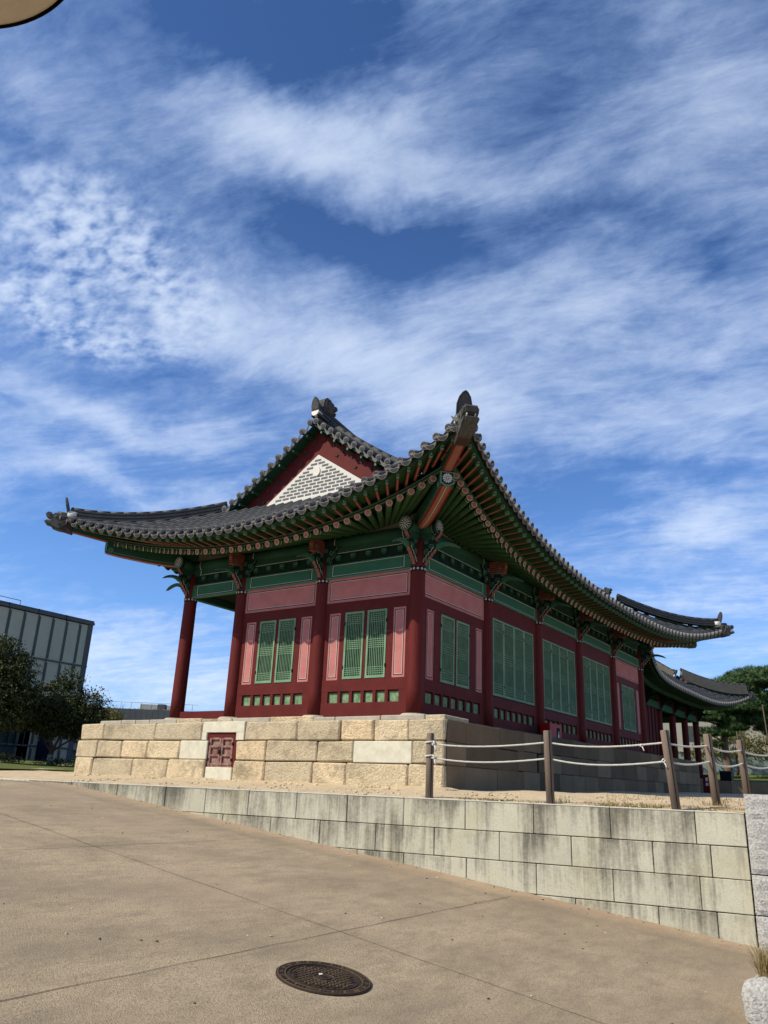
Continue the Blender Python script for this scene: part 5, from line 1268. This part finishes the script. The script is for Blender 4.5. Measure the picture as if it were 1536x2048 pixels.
BR=[([(0,0,-.1),(0,0,.6),(-.05,-.03,1.4),(-.02,0,2.0),(.25,.15,2.6),(.6,.4,3.2),(1.0,.7,4.0)],.19,.07),([(.05,0,2.1),(-.3,-.2,2.35),(-.8,-.5,2.5)],.07,.02),([(.3,.2,2.7),(1.1,.7,2.9),(1.9,1.2,2.5),(2.7,1.8,2.1)],.09,.03),([(.5,.3,3.0),(.2,.1,3.5),(-.2,-.2,3.7)],.06,.02),([(.7,.5,3.3),(1.5,1,3.7),(2.2,1.5,4.2)],.06,.02),([(-.02,0,1.5),(-.3,-.2,1.75),(-.6,-.4,1.9)],.04,.015)]
pine('pine_tree',(-2.5,39.4,.02),'large spreading pine with leaning orange-grey trunk beyond the rear building roof',sc_(PB),24000,[([tuple(v*K for v in q) for q in pts],a*K,b*K) for pts,a,b in BR],sz=.24)
pine('pine_tree',(1.6,44.0,.3),'farther pine of the right grove, cut by the frame edge',[(q[0]*1.3,q[1]*1.3,q[2]*1.25,q[3]*1.3,q[4]*1.3,q[5]*1.3) for q in [(-.6,-.3,4.0,1.3,1,.5),(.6,.4,4.4,1.4,1,.6),(-.9,-.5,3.1,1.0,.8,.35),(.2,.1,2.9,1.1,.9,.4),(-1.3,-.8,2.2,.8,.7,.3)]],4200,[([(0,0,-.1),(-.05,0,1.5),(-.2,-.1,2.6),(-.3,-.1,3.8)],.12,.05),([(-.15,-.1,2.2),(-.8,-.5,2.3),(-1.3,-.8,2.2)],.05,.02)])
broadleaf('background_tree',(-3.5,47,.4),'bright green broadleaf tree far behind the pine','tree',[(0,0,2.2,2.2,1.5,1.0),(2.2,1.6,2.0,1.8,1.2,.9),(4.5,3.2,2.4,2.0,1.2,1.2),(-2,-1,1.6,1.4,1,.7)],7000,'leafy',[([(0,0,-.1),(0,0,2)],.1,.04),([(2.2,1.6,0),(2.2,1.6,2)],.08,.04)],.14,clump=.5)
broadleaf('low_shrub',(-2.0,41,.05),'low green shrubs round the foot of the pine','shrub',[(-.4,-.2,.15,.6,.4,.15),(1.2,.9,.18,.7,.5,.18),(2.4,1.6,.15,.7,.5,.15)],2600,'leafy',[([(0,0,-.1),(0,0,.1)],.02,.01)],.07)
# support poles of the pines
for (a,b) in (((2.36,21.07,-.9),(2.48,21.16,2.57)),((2.70,21.4,-.9),(2.74,21.4,2.1)),((1.83,20.7,-.9),(1.92,20.77,1.4))):
    pass
for i,(a,b,lb) in enumerate((((.3,37.5,-.2),(.1,37.5,4.2),'dark timber prop under the large pine, left of the pair'),((.75,37.8,-.2),(.55,37.8,3.7),'dark timber prop under the large pine, right of the pair'),((-1.3,37.5,-.2),(-1.45,37.5,2.7),'thin dark timber prop nearest to the pine trunk'))):
    mb=MB(); mb.tube([a,b],.035,'bark',7); o=mb.build('tree_prop'); tag(o,lb,'prop','props under the pine branches')
# raised pine bed with low granite wall
bw_=empty('bed_wall',(1.5,20,-.8),'low granite retaining wall of the pine bed beyond the platform','wall')
mb=MB(); y=18.3
dx_=Vector((.82,.57,0)).normalized(); o_=Vector((1.25,20.6,0)); nn_=Vector((-dx_.y,dx_.x,0)); btf=lambda p:o_+dx_*p[0]+nn_*p[1]+Vector((0,0,p[2]))
mb=MB(btf)
for i in range(7): mb.rbox(-2+i*.75,-2+(i+1)*.75-.008,0,.3,-1.2,-.52 if i<5 else -.62,'stonegrey',.015,random.random())
mb.build('wall_blocks',bw_)
grid('pine_bed',seq(0,1,16),seq(0,1,16),lambda x,y:-.60+.02*math.sin(x*5)*math.cos(y*4),'lawn',warp=lambda u,v:tuple((o_+dx_*(-2+14*u)+nn_*(.25+14*v)).xy))
st=empty('black_planter',(1.0,22.6,-.6),'small black box at the foot of the pine','box'); mb=MB(); mb.rbox(.7,1.15,22.4,22.8,-.62,-.12,'iron',.02); mb.build('casing',st); mb=MB(); mb.rbox(.68,1.17,22.38,22.82,-.12,-.08,'mull',.01); mb.build('lid',st)
sg=empty('red_cabinet',(1.2,17.8,-.9),'dull dark red cabinet with pale lettering beyond the platform corner','cabinet')
mb=MB(); mb.rbox(1.12,1.42,17.78,18.0,-1.08,-.40,'brownbox',.01); mb.build('cabinet_body',sg); mb=MB(); mb.box(1.22,1.30,17.772,17.78,-.62,-.50,'lime'); mb.box(1.22,1.30,17.772,17.78,-.78,-.68,'lime'); mb.build('cabinet_label',sg)
# far walls on the right
def slab(name,label,cat,a,b,z0,z1,th,k,cap=None,joints=0):
    e=empty(name,(a[0],a[1],z0),label,cat); A=Vector((a[0],a[1],0));B_=Vector((b[0],b[1],0)); d=(B_-A).normalized(); n_=Vector((-d.y,d.x,0)); tf=lambda p:A+d*p[0]+n_*p[1]+Vector((0,0,p[2])); L_=(B_-A).length
    mb=MB(tf); 
    if joints:
        m_=int(L_/joints)
        for i in range(m_): mb.box(i*L_/m_+.01,(i+1)*L_/m_-.01,0,th,z0,z1,k,random.random())
        mb.box(0,L_,.02,th,z0,z1-.02,'mull')
    else: mb.box(0,L_,0,th,z0,z1,k)
    mb.build('wall_face',e)
    if cap: m2=MB(tf); m2.box(-.05,L_+.05,-.06,th+.06,z1,z1+.12,cap); m2.build('wall_cap',e)
    return e,tf,L_
slab('garden_wall','pale grey-green panel wall behind the pine grove','wall',(-12,42.8),(14,61),-.8,2.05,.4,'paleg','lime',2.2)
e,tf,L_=slab('beige_building','beige rendered building far behind the rear palace building','building',(-22,57),(10,79),-1,6.6,8,'beigeb','lime')
for i in range(9):
    for z in (1.2,4.0): mb=MB(tf); mb.box(1.5+i*3.8,3.4+i*3.8,-.02,.05,z,z+1.4,'mull'); mb.build('window',e)
tag(e,cat='building')
